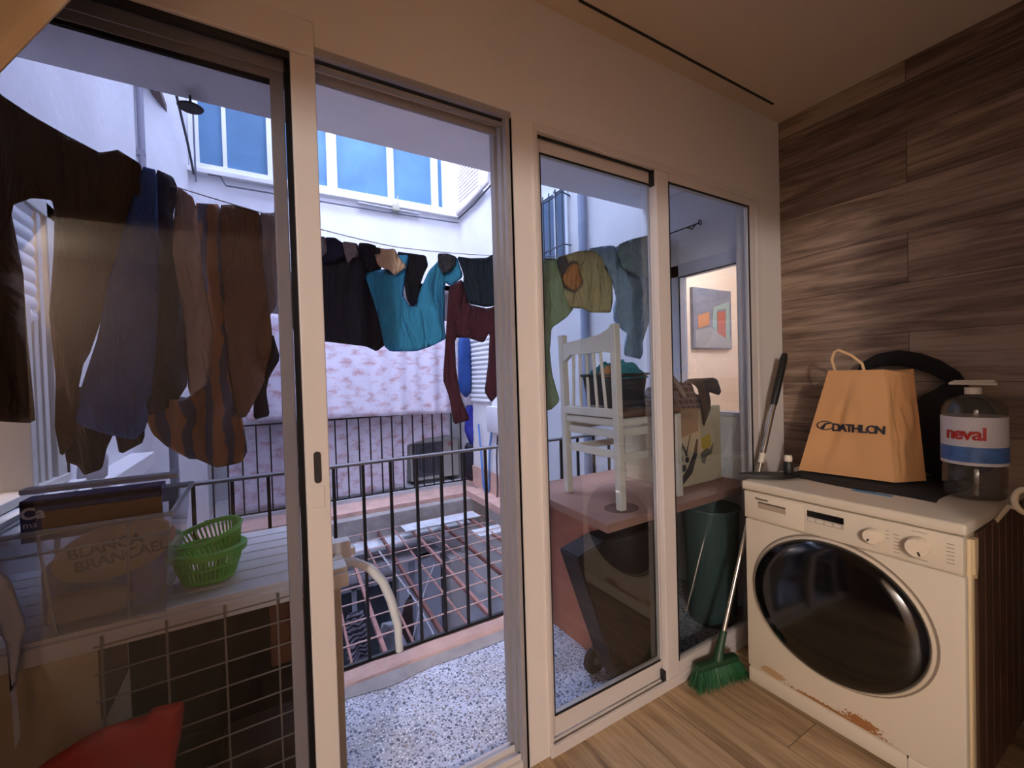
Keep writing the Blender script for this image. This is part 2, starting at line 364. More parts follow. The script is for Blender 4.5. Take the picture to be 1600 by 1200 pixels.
mb = MB(); mb.box(-.7,.09,YG+.001,YG+.014,2.105,2.122); mb.box(.078,.092,YG+.012,YG+.03,.03,2.12); mb.box(.146,.724,YG+.012,YG+.03,2.132,2.149); mb.box(-.7,.09,YG+.05,YG+.06,2.06,2.12)
mb.build('track_seal', track, d1)
s1 = MB(); s1.box(.091,.148,YG-.002,YG+.028,.03,2.135,.003); s1.box(-.69,-.63,YG+.0,YG+.028,.03,2.12); s1.box(-.63,.091,YG+.03,YG+.034,2.085,2.12); s1.box(-.63,.091,YG+.0,YG+.028,.03,.1)
s1 = s1.build('sliding_leaf', alu, d1)
mb = MB(); mb.prism([(.119+.0085*math.cos(a),1.083+.0085*math.sin(a)+(.032 if math.sin(a) > 0 else -.032)) for a in [(k+.5)*PI/10 for k in range(20)]], YG-.0045, YG-.0015)
mb.build('recessed_handle', track, s1, label='black oval recessed door pull')
mb = MB(); mb.box(.105,.133,YG-.0035,YG-.002,.98,1.035,.001); mb.build('lock_cover', alu, s1)
mb = MB(); mb.box(-.63,.09,YG+.012,YG+.018,.1,2.105); mb.build('glass', glassL, d1)
s2 = MB(); s2.box(.047,.078,YG+.045,YG+.07,.03,2.12,.003); s2.box(-.69,-.63,YG+.045,YG+.07,.03,2.12); s2.box(-.63,.05,YG+.045,YG+.07,2.07,2.12); s2.box(-.63,.05,YG+.045,YG+.07,.03,.09)
s2.build('fixed_leaf', alu, d1)

# ---- window_1: the right-hand sliding pair
d2 = struct('window_1', (1.46,YG,0))
mb = MB(); mb.box(.81,2.122,YG-.012,YG+.02,2.112,2.138,.002); mb.box(.81,.822,YG-.008,YG+.09,0,2.115); mb.box(2.088,2.122,YG-.012,YG+.09,0,2.115,.002)
mb.box(.81,2.122,YG-.012,YG+.0,-.005,.036,.002); mb.box(.81,2.122,YG+.0,YG+.10,-.005,.018); mb.box(.82,2.09,YG+.016,YG+.02,.018,.034)
mb.build('window_frame', alu, d2)
mb = MB(); mb.box(.822,2.09,YG+.006,YG+.012,2.104,2.113); mb.box(1.383,1.392,YG+.0,YG+.02,2.05,2.115); mb.box(1.383,1.393,YG-.002,YG+.02,.03,.075); mb.box(2.078,2.09,YG+.003,YG+.02,.03,2.1)
mb.build('track_seal', track, d2)
mb = MB(); mb.box(.822,.851,YG+.022,YG+.048,.036,2.112,.002); mb.box(.851,1.40,YG+.022,YG+.048,2.064,2.112); mb.box(.851,1.40,YG+.022,YG+.048,.036,.108); mb.box(1.40,1.44,YG+.022,YG+.048,.036,2.112)
sa = mb.build('sliding_leaf', alu, d2)
mb = MB(); mb.box(.834,.839,YG+.0185,YG+.0215,1.055,1.135); mb.build('recessed_handle', track, sa, label='thin black slot handle')
mb = MB(); mb.box(.851,1.40,YG+.033,YG+.038,.108,2.064); mb.build('glass', glass, sa)
mb = MB(); mb.box(.849,.853,YG+.02,YG+.024,.108,2.064); mb.box(.851,1.388,YG+.02,YG+.024,2.058,2.064); mb.box(.851,1.388,YG+.02,YG+.024,.106,.113); mb.build('gasket', track, sa)
mb = MB(); mb.box(1.393,1.464,YG-.010,YG+.018,.036,2.112,.003); mb.box(2.03,2.078,YG-.010,YG+.018,.036,2.112,.003); mb.box(1.464,2.03,YG-.010,YG+.018,2.076,2.112); mb.box(1.464,2.03,YG-.010,YG+.018,.036,.096)
sb = mb.build('sliding_leaf', alu, d2)
mb = MB(); mb.box(1.464,2.03,YG+.002,YG+.007,.096,2.076); mb.build('glass', glass, sb)
mb = MB(); mb.box(1.463,1.468,YG-.011,YG-.006,.096,2.078); mb.box(1.464,2.03,YG-.011,YG-.006,2.070,2.077); mb.box(2.024,2.03,YG-.011,YG-.006,.096,2.076); mb.build('gasket', track, sb)

# ---- curtain in the left upper corner
mb = MB()
def cur(u, v):
    z = 1.62+v*.92; xr = -.345+.075*((z-1.81)/.13) if z > 1.6 else -.46
    return Vector((-.95+(xr+.95)*u, 1.0+.03*math.sin(u*26)*(1-.3*v)+.012*math.sin(u*61), z))
mb.grid(cur, 70, 14, .006)
mb.build('curtain', mat('beige_curtain_cloth', (206,184,152), .9), None, True, 'beige curtain drawn back at the left top corner of the glass door', 'curtain')

# ================================================================== BALCONY
mb = MB(); mb.box(-.72,2.24,YG+.05,1.885,-.15,-.002); S('floor_balcony', mb, terr)
mb = MB(); mb.grid(lambda u, v: Vector((-.72+2.96*u, 1.905+.095*v+.006*noise.noise(Vector((u*20,v*3,2))), .004+.018*min(1,v*4)+.004*noise.noise(Vector((u*30,v*4,0))))), 120, 6, .0)
mb.box(-.72,2.24,1.915,2.06,-.17,.006)
S('trim_2', mb, pinkc)
mb = MB(); mb.grid(lambda u, v: Vector((-.72+2.96*u, 1.845+.022*noise.noise(Vector((u*14,0,5)))*(1-v)+.06*v, .0005+.012*v)), 120, 3); S('trim_3', mb, cement)
mb = MB(); mb.box(-.75,2.30,YG+.115,2.03,2.392,2.55); S('ceiling_balcony', mb, soffm)
mb = MB(); mb.box(-1.9,4.5,1.95,2.03,2.55,6); mb.box(-1.9,-.72,1.31,2.03,2.39,6); S('wall_facade', mb, white_w)
# right side wall with the neighbouring room's window
RX = 2.24
wx0, wx1 = RX, RX+.10
mb = MB()
mb.box(wx0,wx1,YG+.115,1.335,0,2.39); mb.box(wx0,wx1,1.335,2.0,0,1.05); mb.box(wx0,wx1,1.335,2.0,1.95,2.39); mb.box(wx0,wx1,2.0,6.0,-3.3,6.0); mb.box(wx0+.001,wx1,YG+.115,2.0,-.2,0)
S('wall_side_right', mb, white_w)
w3 = struct('window_2', (RX,1.66,1.05))
mb = MB()
mb.box(RX-.02,RX+.05,1.335,2.0,1.875,1.952,.003); mb.box(RX-.02,RX+.05,1.335,2.0,1.045,1.07,.003); mb.box(RX-.02,RX+.05,1.335,1.362,1.05,1.95,.003)
mb.box(RX-.02,RX+.05,1.735,1.80,1.05,1.95,.003); mb.box(RX-.02,RX+.05,1.975,2.0,1.05,1.95,.003); mb.box(RX-.02,RX+.05,1.80,1.98,1.80,1.88,.003)
mb.build('window_frame', mat('blue_grey_window_frame', (190,192,204), .4), w3)
mb = MB(); mb.box(RX-.022,RX-.018,1.358,1.738,1.868,1.875); mb.box(RX-.022,RX-.018,1.731,1.738,1.07,1.872); mb.build('gasket', track, w3)
mb = MB(); mb.box(RX+.02,RX+.025,1.36,1.98,1.07,1.88); mb.build('glass', glass, w3)
# neighbouring room
warmw = mat('warm_cream_wall', (228,210,196), .9)
mb = MB(); mb.box(2.35,4.5,2.5,2.6,0,2.7); mb.box(4.4,4.5,1.3,2.5,0,2.7); mb.box(2.35,4.5,1.31,2.6,2.6,2.7); mb.box(2.35,4.5,1.31,2.6,-.1,0); mb.box(2.45,4.4,1.31,1.33,0,2.6); mb.box(2.34,2.36,2.0,2.6,0,2.7)
S('wall_neighbour', mb, warmw)
pc = thing('framed_picture', 'street painting with an orange and a red house hanging in the lit neighbouring room', 'picture', (3.62,2.49,1.5))
mb = MB(); mb.box(3.34,3.9,2.465,2.497,1.5,2.05,.004); mb.build('canvas', mat('grey_blue_painting', (120,122,140), .8, var=.2, vscale=9), pc)
mb = MB(); mb.prism([(3.36,1.51),(3.88,1.51),(3.88,1.60),(3.56,1.70),(3.36,1.66)], 2.462, 2.466); mb.build('painted_street', mat('painted_grey', (150,150,158), .8), pc)
mb = MB(); mb.prism([(3.40,1.68),(3.56,1.72),(3.56,1.84),(3.40,1.80)], 2.4615, 2.466); mb.build('painted_orange_house', mat('painted_orange', (186,130,96), .8), pc)
mb = MB(); mb.prism([(3.68,1.65),(3.80,1.60),(3.80,1.86),(3.68,1.84)], 2.461, 2.466); mb.build('painted_red_house', mat('painted_red', (168,96,84), .8), pc)
mb = MB(); mb.prism([(3.80,1.59),(3.86,1.57),(3.86,1.95),(3.62,1.88),(3.60,1.70),(3.67,1.66),(3.67,1.86),(3.81,1.88)], 2.4605, 2.466); mb.build('painted_green_house', mat('painted_green', (140,158,156), .8), pc)

# left side wall with shuttered window
LX = -.72
mb = MB()
mb.box(LX-.1,LX,YG+.115,1.9,-.2,2.39); mb.box(LX-.1,LX,1.9,2.46,-.2,.93); mb.box(LX-.1,LX,1.9,2.46,2.02,6); mb.box(LX-.1,LX,2.46,4.2,-3.3,6); mb.box(LX-.1,LX,1.9,2.46,-3.3,-.2); mb.box(LX-.1,LX,1.31,1.9,2.39,2.5)
mb.prism([(LX-.1,4.15),(LX,4.15),(-.50,5.0),(-.5,5.2),(LX-.1,5.2)], -3.3, 6, 'z')
S('wall_side_left', mb, white_w)
w4 = struct('window_3', (LX,2.2,.93))
mb = MB(); mb.box(LX-.05,LX+.02,2.38,2.47,.93,2.04,.004); mb.box(LX-.05,LX+.005,2.27,2.31,.93,1.6,.003); mb.box(LX-.05,LX+.03,2.13,2.17,.93,1.6,.003); mb.box(LX-.05,LX+.03,1.9,2.47,.925,.955,.003); mb.box(LX-.05,LX+.02,1.9,2.47,1.98,2.04,.004)
mb.box(LX-.06,LX-.03,2.15,2.40,.95,1.58); mb.box(LX-.02,LX+.012,2.31,2.345,.95,2.0)
mb.build('window_frame', mat('pale_window_frame', (206,202,196), .45), w4)
mb = MB(); mb.box(LX-.03,LX+.024,2.468,2.485,.93,2.03); mb.build('gasket', track, w4)
mb = MB()
for i in range(9):
    z = 1.55+i*.05
    mb.grid(lambda u, v, z=z: Vector((LX+.0+.007*math.sin(PI*v), 1.92+.385*u, z+.05*v)), 2, 8)
mb.build('roller_shutter', mat('white_shutter', (226,226,228), .5), w4, True)
mb = MB(); mb.box(-1.7,-1.6,1.2,3.2,0,2.7); mb.box(-1.7,-.83,3.1,3.2,0,2.7); mb.box(-1.7,-.83,1.2,3.2,2.6,2.7); mb.box(-1.7,-.83,1.2,3.2,-.1,0); mb.box(-1.7,-.83,1.2,1.3,0,2.7); S('wall_neighbour_left', mb, warmw)
# sills and ledge
mb = MB(); mb.box(LX,LX+.07,1.60,2.50,.895,.92,.004,); mb.box(LX,LX+.10,1.75,2.44,.865,.888,.004); mb.box(LX,LX+.02,2.1,2.5,.92,.94); S('trim_4', mb, white_pl)
mb = MB(); mb.box(LX,-.60,2.6,3.55,.795,.885,.006); S('trim_5', mb, whitem)
mb = MB(); mb.tube([(-.585,2.35,.80),(-.62,2.95,.83)], .022, 14); mb.build('white_tube', whitem, None, True, 'short white plastic tube lying under the ledge beside the left window', 'tube')
mb = cloth_bm([(-.70,.90),(-.60,.90),(-.59,1.0),(-.61,1.03),(-.69,1.01)], 2.55, t=.02, fold=.006); mb.build('white_rag', mat('white_rag_cloth', (226,226,232), .9), None, 'full', 'crumpled white rag on the sill right of the left neighbour window', 'rag')
mb = MB(); mb.tube([(-.57,4.02,.15),(-.57,4.02,1.4),(-.57,4.02,2.4)], .028, 10)
mb.build('drain_pipe', mat('grey_pipe', (120,122,132), .5), None, True, 'grey vertical drain pipe beside the left ledge, ending near the railing', 'pipe')
mb = MB(); mb.tube([(LX+.03,4.1,1.9),(LX+.03,4.1,4.6)], .022, 10); mb.box(LX,LX+.05,4.08,4.12,3.0,3.04); mb.box(LX,LX+.05,4.08,4.12,4.0,4.04)
mb.build('drain_pipe', mat('grey_violet_pipe', (140,138,152), .5), None, True, 'thin grey downpipe high on the left wall of the light well', 'pipe')

# ---- railing
rl = thing('balcony_railing', 'black iron railing of the near balcony over the grating', 'railing', (.75,2.03,0))
mb = MB(); mb.box(-.70,2.235,2.012,2.05,.918,.93,.003); mb.build('top_rail', railtop, rl)
mb = MB(); mb.box(-.70,2.235,2.022,2.04,.012,.026,.002); mb.build('bottom_rail', blackm, rl)
bx = .266; xs = [bx+.125*i for i in range(-7, 16)]
for x in xs:
    if x < -.69 or x > 2.23: continue
    mb = MB(); mb.box(x-.0065,x+.0065,2.0245,2.0375,.02,.92); mb.build('baluster', blackm, rl)
mb = MB(); mb.box(-.36,-.28,2.005,2.06,.875,.93,.01); mb.box(-.305,-.29,2.0,2.05,.82,.88,.004); mb.build('rail_bracket', mat('worn_grey_bracket', (104,108,122), .6, var=.35, vscale=30), None, True, 'worn grey bracket clamped on the near railing above the green basket', 'bracket')

# ---- white slatted shelf and things under it
sh = thing('slatted_shelf', 'white slatted shelf along the left of the balcony', 'shelf', (-.25,1.55,0))
for i in range(7):
    y0 = 1.335+i*.075
    mb = MB(); mb.box(-.66,.205,y0,y0+.068,.735,.755,.004); mb.build('slat', whitem, sh)
mb = MB(); mb.box(-.66,.205,1.325,1.345,.70,.74,.003); mb.build('front_rail', whitem, sh)
for (lx, ly) in ((.165,1.36),(.165,1.80),(-.64,1.36),(-.64,1.80)):
    mb = MB(); mb.box(lx-.02,lx+.02,ly-.02,ly+.02,0,.735,.004); mb.build('leg', mat('cream_leg', (196,186,168), .6), sh)
mb = MB(); mb.box(.17,.235,1.45,1.50,.70,.79,.008); mb.box(.19,.25,1.46,1.49,.735,.76,.004); mb.build('shelf_end_clip', whitem, sh, True)
mb = MB(); mb.tube([(.205,1.45,.725),(.24,1.45,.718),(.29,1.45,.685),(.33,1.45,.63),(.355,1.45,.56),(.375,1.45,.47),(.378,1.45,.38)], [.013,.014,.015,.015,.015,.014,.013], 12)
mb.build('curved_tube', mat('off_white_plastic', (218,226,236), .4), None, True, 'off-white curved plastic tube arching from the shelf end behind the door leaf', 'tube')
# wire grid
wg = thing('wire_grid_panel', 'white wire grid panel fixed below the slatted shelf', 'grid panel', (-.1,1.315,.28))
mb = MB()
for x in (-.332,-.215,-.098,.02,.135): mb.tube([(x,1.318,.10),(x,1.318,.735)], .0027, 6)
mb.build('vertical_wires', mat('dull_white_wire', (150,142,128), .5), wg, True)
mb = MB()
for k in range(9): mb.tube([(-.345,1.313,.715-.063*k),(.14,1.313,.722-.063*k)], .0022, 6)
mb.build('horizontal_wires', MATS['dull_white_wire'], wg, True)
mb = MB(); mb.box(-.35,.145,1.305,1.33,.17,.20,.003); mb.build('lower_bar', MATS['dull_white_wire'], wg)
# dark back board + items in shadow
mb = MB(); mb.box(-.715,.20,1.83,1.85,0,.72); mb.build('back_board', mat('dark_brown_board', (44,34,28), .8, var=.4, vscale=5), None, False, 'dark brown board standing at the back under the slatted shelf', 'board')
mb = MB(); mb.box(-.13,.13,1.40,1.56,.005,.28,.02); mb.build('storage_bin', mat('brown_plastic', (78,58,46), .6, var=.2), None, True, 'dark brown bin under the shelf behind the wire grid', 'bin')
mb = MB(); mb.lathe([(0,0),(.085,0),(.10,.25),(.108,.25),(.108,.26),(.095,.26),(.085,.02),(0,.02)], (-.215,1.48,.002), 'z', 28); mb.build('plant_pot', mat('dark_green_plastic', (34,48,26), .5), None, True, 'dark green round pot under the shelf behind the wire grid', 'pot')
mb = MB(); mb.box(.0,.145,1.38,1.52,.50,.69,.008); 
mb.build('brown_crate', mat('rust_brown_plastic', (110,66,40), .7, var=.2), None, True, 'rust-brown crate hung high under the right end of the shelf', 'crate')
# cardboard box with plastic over it
cb = thing('cardboard_carton', 'worn olive-brown cardboard carton standing under the storage box', 'box', (-.43,1.42,0))
mb = MB(); mb.box(-.56,-.346,1.352,1.60,.0,.692,.006)
for v in mb.bm.verts: v.co.x += .006*noise.noise(v.co*9); v.co.y += .008*noise.noise(v.co*7)
mb.build('carton', mat('olive_cardboard', (214,196,160), .9, var=.18, vscale=7, bump=.3, bscale=20), cb)
mb = MB(); mb.box(-.352,-.340,1.36,1.56,.52,.685); mb.build('torn_flap', mat('torn_cardboard', (120,92,58), .9, var=.3), cb)
# white plastic bag hanging at left
mb = cloth_bm([(-0.49,0.952),(-0.461,0.912),(-0.441,0.798),(-0.453,0.769),(-0.463,0.678),(-0.461,0.57),(-0.469,0.547),(-0.473,0.655),(-0.475,0.763),(-0.482,0.805),(-0.492,0.874)], 1.29, t=.006, fold=.005, step=.012)
mb.build('plastic_bag', mat('white_plastic_film', (236,238,246), .35), None, 'full', 'white plastic bag hanging twisted beside the carton at the left edge', 'bag')
# red bag
mb = cloth_bm([(-0.178,0.558),(-0.234,0.567),(-0.248,0.553),(-0.331,0.56),(-0.42,0.523),(-0.467,0.468),(-0.199,0.231),(-0.202,0.415),(-0.185,0.497)], 1.262, t=.012, fold=.004, freq=12, step=.02)
mb.build('red_bag', mat('red_plastic_sheet', (214,40,28), .4), None, 'full', 'bright red plastic bag leaning against the wire grid low at the left', 'bag')

# ---- clear storage box with its contents
clear = glass_mat('clear_plastic', (228,234,240), .9, .26, (214,222,232), .08)
st = thing('storage_box', 'clear plastic storage box full of odds and ends on the left of the shelf', 'storage box', (-.36,1.47,.757))
mb = MB()
def sbx(x0,x1,y0,y1,z0,X0,X1,Y0,Y1,z1,t):
    a = [(x0,y0,z0),(x1,y0,z0),(x1,y1,z0),(x0,y1,z0)]; b = [(X0,Y0,z1),(X1,Y0,z1),(X1,Y1,z1),(X0,Y1,z1)]
    A = [mb.bm.verts.new(p) for p in a]; B = [mb.bm.verts.new(p) for p in b]
    mb.bm.faces.new(A)
    for k in range(4): mb.bm.faces.new((A[k],A[(k+1)%4],B[(k+1)%4],B[k]))
sbx(-.455,-.215,1.315,1.60,.759,-.50,-.195,1.285,1.64,1.0,.003)
mb.build('box_walls', clear, st)
mb = MB()
for (a, b) in (((-.505,1.28,1.0),(-.19,1.28,1.0)),((-.19,1.28,1.0),(-.19,1.645,1.0)),((-.19,1.645,1.0),(-.505,1.645,1.0)),((-.505,1.645,1.0),(-.505,1.28,1.0))): mb.tube([a, b], .006, 8)
mb.tube([(-.498,1.283,.955),(-.195,1.283,.955)], .003, 6); mb.tube([(-.40,1.305,.77),(-.415,1.285,.99)], .003, 6); mb.tube([(-.28,1.305,.77),(-.27,1.285,.99)], .003, 6)
mb.build('rim', glass_mat('clear_plastic_rim', (215,222,228), 1., .4, (214,220,226), .1), st, True)
bk = thing('navy_carton', 'flat navy blue and brown printed carton sticking out of the storage box', 'carton', (-.33,1.45,.9))
mb = MB(); mb.box(-.475,-.225,1.39,1.40,.955,1.045); mb.box(-.475,-.225,1.39,1.45,1.035,1.05,.0); mb.build('carton', mat('navy_card', (44,62,130), .5, var=.15), bk)
mb = MB(); mb.box(-.44,-.225,1.386,1.39,.97,1.022); mb.build('carton_inside', mat('brown_card', (164,124,80), .8), bk)
text('Ca', .035, mat('white_print', (230,230,236), .6), bk, (-.473,1.385,1.01), (1,0,0), (0,0,1), bold=.001, label='white letters')
text('ma', .02, MATS['white_print'], bk, (-.47,1.385,.99), (1,0,0), (0,0,1), label='white letters')
mb = MB(); mb.box(-.50,-.20,1.46,1.50,1.052,1.065,.003); mb.build('flat_lid', mat('pale_blue_plastic', (200,214,232), .4), None, False, 'pale blue flat lid lying over the storage box contents', 'lid')
bb = thing('brown_paper_bag', 'brown paper bag with handwritten capitals inside the clear storage box', 'bag', (-.30,1.36,.82))
mb = MB(); mb.lathe([(0,-.008),(.098,-.008),(.102,0),(.098,.008),(0,.008)], (0,0,0), 'y', 36, (1,1)); bmesh.ops.transform(mb.bm, matrix=Matrix.Translation((-.305,1.345,.92)) @ Matrix.Rotation(-.25,4,'Y') @ Matrix.Diagonal((1.12,1,.62,1)), verts=mb.bm.verts[:])
mb.build('paper', mat('crumpled_brown_paper', (200,166,136), .9, var=.1, bump=.5, bscale=30), bb, True)
ink = mat('black_ink', (22,18,20), .7)
text('BLANCA', .034, ink, bb, (-.385,1.334,.915), (1,0,.12), (-.12,0,1), name='handwriting', bold=.0008)
text('BRANCAEL', .034, ink, bb, (-.375,1.334,.885), (1,0,.12), (-.12,0,1), name='handwriting', bold=.0008)
mb = MB(); mb.box(-.44,-.235,1.36,1.55,.765,.90,.01); mb.build('blue_container', mat('dark_blue_plastic', (64,96,176), .5, var=.15, vscale=12), None, True, 'dark blue container in the bottom of the clear storage box', 'container')
mb = cloth_bm([(-.43,.772),(-.30,.772),(-.27,.80),(-.30,.835),(-.42,.84)], 1.342, t=.014, fold=.004, step=.014); mb.build('folded_cloth', mat('cream_folded_cloth', (190,168,138), .9), None, 'full', 'folded cream cloth at the front bottom of the storage box', 'cloth')

# ---- green basket
gb = thing('laundry_peg_basket', 'bright green slotted plastic basket on the white shelf', 'basket', (-.145,1.50,.757))
grn = mat('green_plastic', (120,220,96), .4)
def basket(cx, cy, z0, r0, r1, h, n, name_pre=''):
    M = Matrix.Translation((cx, cy, z0))
    a = MB()
    for k in range(n):
        t = 2*PI*k/n; c, s_ = math.cos(t), math.sin(t)
        a.tube([(r0*c, r0*.86*s_, .008), ((r0+r1)/2*c*1.03, (r0+r1)/2*.86*s_*1.03, h*.5), (r1*c, r1*.86*s_, h-.012)], .0032, 5)
    ring = lambda r, z, rr: a.tube([(r*math.cos(2*PI*k/40), r*.86*math.sin(2*PI*k/40), z) for k in range(40)], rr, 6, True)
    ring(r0, .008, .004); ring((r0+r1)/2*1.03, h*.5, .004); ring(r1, h-.016, .004)
    bmesh.ops.transform(a.bm, matrix=M, verts=a.bm.verts[:]); a.build('slotted_wall', grn, gb, True)
    a = MB(); a.lathe([(0,0),(r0,0),(r0,.008),(0,.008)], (0,0,0), 'z', 40, (1,.86)); bmesh.ops.transform(a.bm, matrix=M, verts=a.bm.verts[:]); a.build('base', grn, gb, True)
    a = MB(); a.lathe([(r1-.003,h-.016),(r1+.012,h-.016),(r1+.013,h+.0),(r1+.005,h+.004),(r1-.003,h+.002),(r1-.003,h-.016)], (0,0,0), 'z', 48, (1,.86)); bmesh.ops.transform(a.bm, matrix=M, verts=a.bm.verts[:]); a.build('rim', grn, gb, True)
basket(-.142, 1.475, .758, .062, .082, .088, 44)
g0 = thing('laundry_peg_basket', 'upper green slotted basket nested tilted in the green basket', 'basket', (-.145,1.52,.79))
a = MB()
for k in range(44):
    t = 2*PI*k/44; a.tube([(.07*math.cos(t), .06*math.sin(t), .0), (.085*math.cos(t), .075*math.sin(t), .05)], .003, 5)
a.tube([(.085*math.cos(2*PI*k/40), .075*math.sin(2*PI*k/40), .052) for k in range(40)], .007, 6, True); a.tube([(.07*math.cos(2*PI*k/40), .06*math.sin(2*PI*k/40), .0) for k in range(40)], .004, 6, True)
bmesh.ops.transform(a.bm, matrix=Matrix.Translation((-.135,1.50,.83)) @ Matrix.Rotation(-.22,4,'Y') @ Matrix.Rotation(.12,4,'X'), verts=a.bm.verts[:]); a.build('slotted_wall', grn, g0, True)
g0['group'] = gb['group'] = 'green baskets on the shelf'

# ================================================================== COUNTER at the right
ct = thing('balcony_counter', 'pink-brown topped counter along the right side of the balcony', 'counter', (1.7,1.6,0))
pinkb = mat('pink_brown_board', (172,128,112), .7, var=.14, vscale=5, bump=.1)
pinkp = mat('pink_red_panel', (180,112,92), .75, var=.14, vscale=5)
mb = MB(); mb.prism([(1.17,1.275),(2.115,1.30),(2.115,1.316),(2.235,1.316),(2.235,1.99),(1.20,1.99)], .665, .70, 'z'); mb.build('worktop', pinkb, ct)
mb = MB(); mb.box(1.285,1.315,1.43,1.97,0,.665); mb.box(1.27,1.285,1.44,1.95,.60,.665); mb.build('side_panel', pinkp, ct)
mb = MB(); mb.box(1.315,2.235,1.93,1.96,0,.665); mb.build('back_panel', mat('dark_back_panel', (62,48,42), .8), ct)
mb = MB(); mb.lathe([(.0,.0),(.075,0),(.075,.0012),(.069,.0012),(.069,.0005),(0,.0005)], (1.37,1.40,.7002), 'z', 40, (1.1,.9)); mb.build('ring_mark', mat('dark_ring_stain', (112,78,68), .8), ct, label='dark ring stain on the worktop')
# trolley
tr = thing('wheeled_trolley', 'dark brown wheeled trolley leaning under the counter front', 'trolley', (1.3,1.36,0))
dk = mat('dark_brown_trolley', (40,30,28), .65, var=.1)
mb = MB(); mb.prism([(1.035,.59),(1.19,.625),(1.62,.62),(1.62,.05),(1.23,.035)], 1.30, 1.42); 
bmesh.ops.bevel(mb.bm, geom=mb.bm.edges[:], offset=.006, segments=2, affect='EDGES'); mb.build('body', dk, tr)
for yy in (1.275,1.425):
    mb = MB(); mb.lathe([(0,-.012),(.052,-.012),(.058,-.006),(.058,.006),(.052,.012),(0,.012)], (1.215,yy,.058), 'y', 28); w = mb.build('wheel', mat('black_rubber', (26,24,26), .7), tr, True)
    mb = MB(); mb.lathe([(0,-.014),(.016,-.014),(.016,.014),(0,.014)], (1.215,yy,.058), 'y', 16); mb.build('hub', mat('grey_hub', (80,76,76), .5), w, True)
# teal bin
tb = thing('tall_bin', 'tall grey-green round bin behind the right glass pane', 'bin', (1.93,1.45,0))
mb = MB(); mb.lathe([(0,.0),(.115,0),(.135,.58),(.139,.58),(.139,.59),(.129,.59),(.11,.02),(0,.02)], (2.02,1.415,.002), 'z', 48)
mb.build('body', mat('grey_green_plastic', (72,94,90), .5), tb, True)
mb = MB(); mb.tube([(2.02+.137*math.cos(2*PI*k/48), 1.415+.137*math.sin(2*PI*k/48), .588) for k in range(48)], .006, 8, True); mb.build('rim', MATS['grey_green_plastic'], tb, True)

# ---- white chair on the counter
ch = thing('wooden_chair', 'white wooden chair with spindle back standing on the counter', 'chair', (1.53,1.57,.7))
cw = mat('worn_white_paint', (222,216,206), .5, var=.05)
ZB = .701
def leg(name, x, y0, z0, x2, z2, w=.017):
    mb = MB(); mb.box(-w, w, -w, w, 0, 1); 
    M = Matrix(((1,0,x2-x,x),(0,1,0,y0),(0,0,z2-z0,z0),(0,0,0,1))); bmesh.ops.transform(mb.bm, matrix=M, verts=mb.bm.verts[:])
    bmesh.ops.bevel(mb.bm, geom=mb.bm.edges[:], offset=.003, segments=1, affect='EDGES'); return mb.build(name, cw, ch)
leg('back_leg', 1.345, 1.745, ZB, 1.33, 1.50); leg('back_leg', 1.345, 1.375, ZB, 1.33, 1.515)
leg('front_leg', 1.72, 1.745, ZB, 1.715, 1.10); leg('front_leg', 1.72, 1.375, ZB, 1.715, 1.10)
mb = MB(); mb.prism([(1.395,1.50),(1.395,1.39),(1.45,1.40),(1.56,1.395),(1.67,1.40),(1.727,1.365),(1.727,1.455),(1.67,1.462),(1.56,1.468),(1.46,1.478)], 1.318, 1.342, 'x'); mb.build('top_rail', cw, ch)
mb = MB(); mb.box(1.32,1.345,1.39,1.73,1.105,1.145,.004); mb.build('lower_back_rail', cw, ch)
for i in range(5):
    yb = 1.44+i*.058; yt = 1.47+i*.047
    mb = MB(); mb.tube([(1.332,yb,1.135),(1.33,yt,1.42)], .0075, 8); mb.build('spindle', cw, ch, True)
mb = MB(); mb.box(1.33,1.73,1.37,1.75,1.065,1.10,.008); mb.build('seat', cw, ch)
for (a, b, c, d, z) in ((1.34,1.35,1.375,1.745,.94),(1.345,1.72,1.37,1.38,.93),(1.345,1.72,1.74,1.75,.93),(1.34,1.35,1.375,1.745,1.03),(1.345,1.72,1.365,1.377,1.04),(1.345,1.72,1.743,1.755,1.04)):
    mb = MB(); mb.box(a,b,c,d,z-.018,z+.018,.003); mb.build('stretcher' if z < 1 else 'apron', cw, ch)
cu = thing('seat_cushion', 'dark checked brown seat cushion tied on the white chair', 'cushion', (1.54,1.56,1.10))
mb = MB(); mb.box(1.325,1.75,1.365,1.76,1.102,1.128,.012,seg=3); mb.build('cushion_pad', mat('brown_woven_pad', (98,66,52), .95, var=.4, vscale=60), cu, True)
mb = cloth_bm([(1.33,1.124),(1.75,1.124),(1.75,1.145),(1.55,1.15),(1.40,1.146)], 1.52, t=.15, fold=.002, step=.04); mb.build('blue_cover', mat('slate_blue_cloth', (70,92,104), .9), cu, 'full')
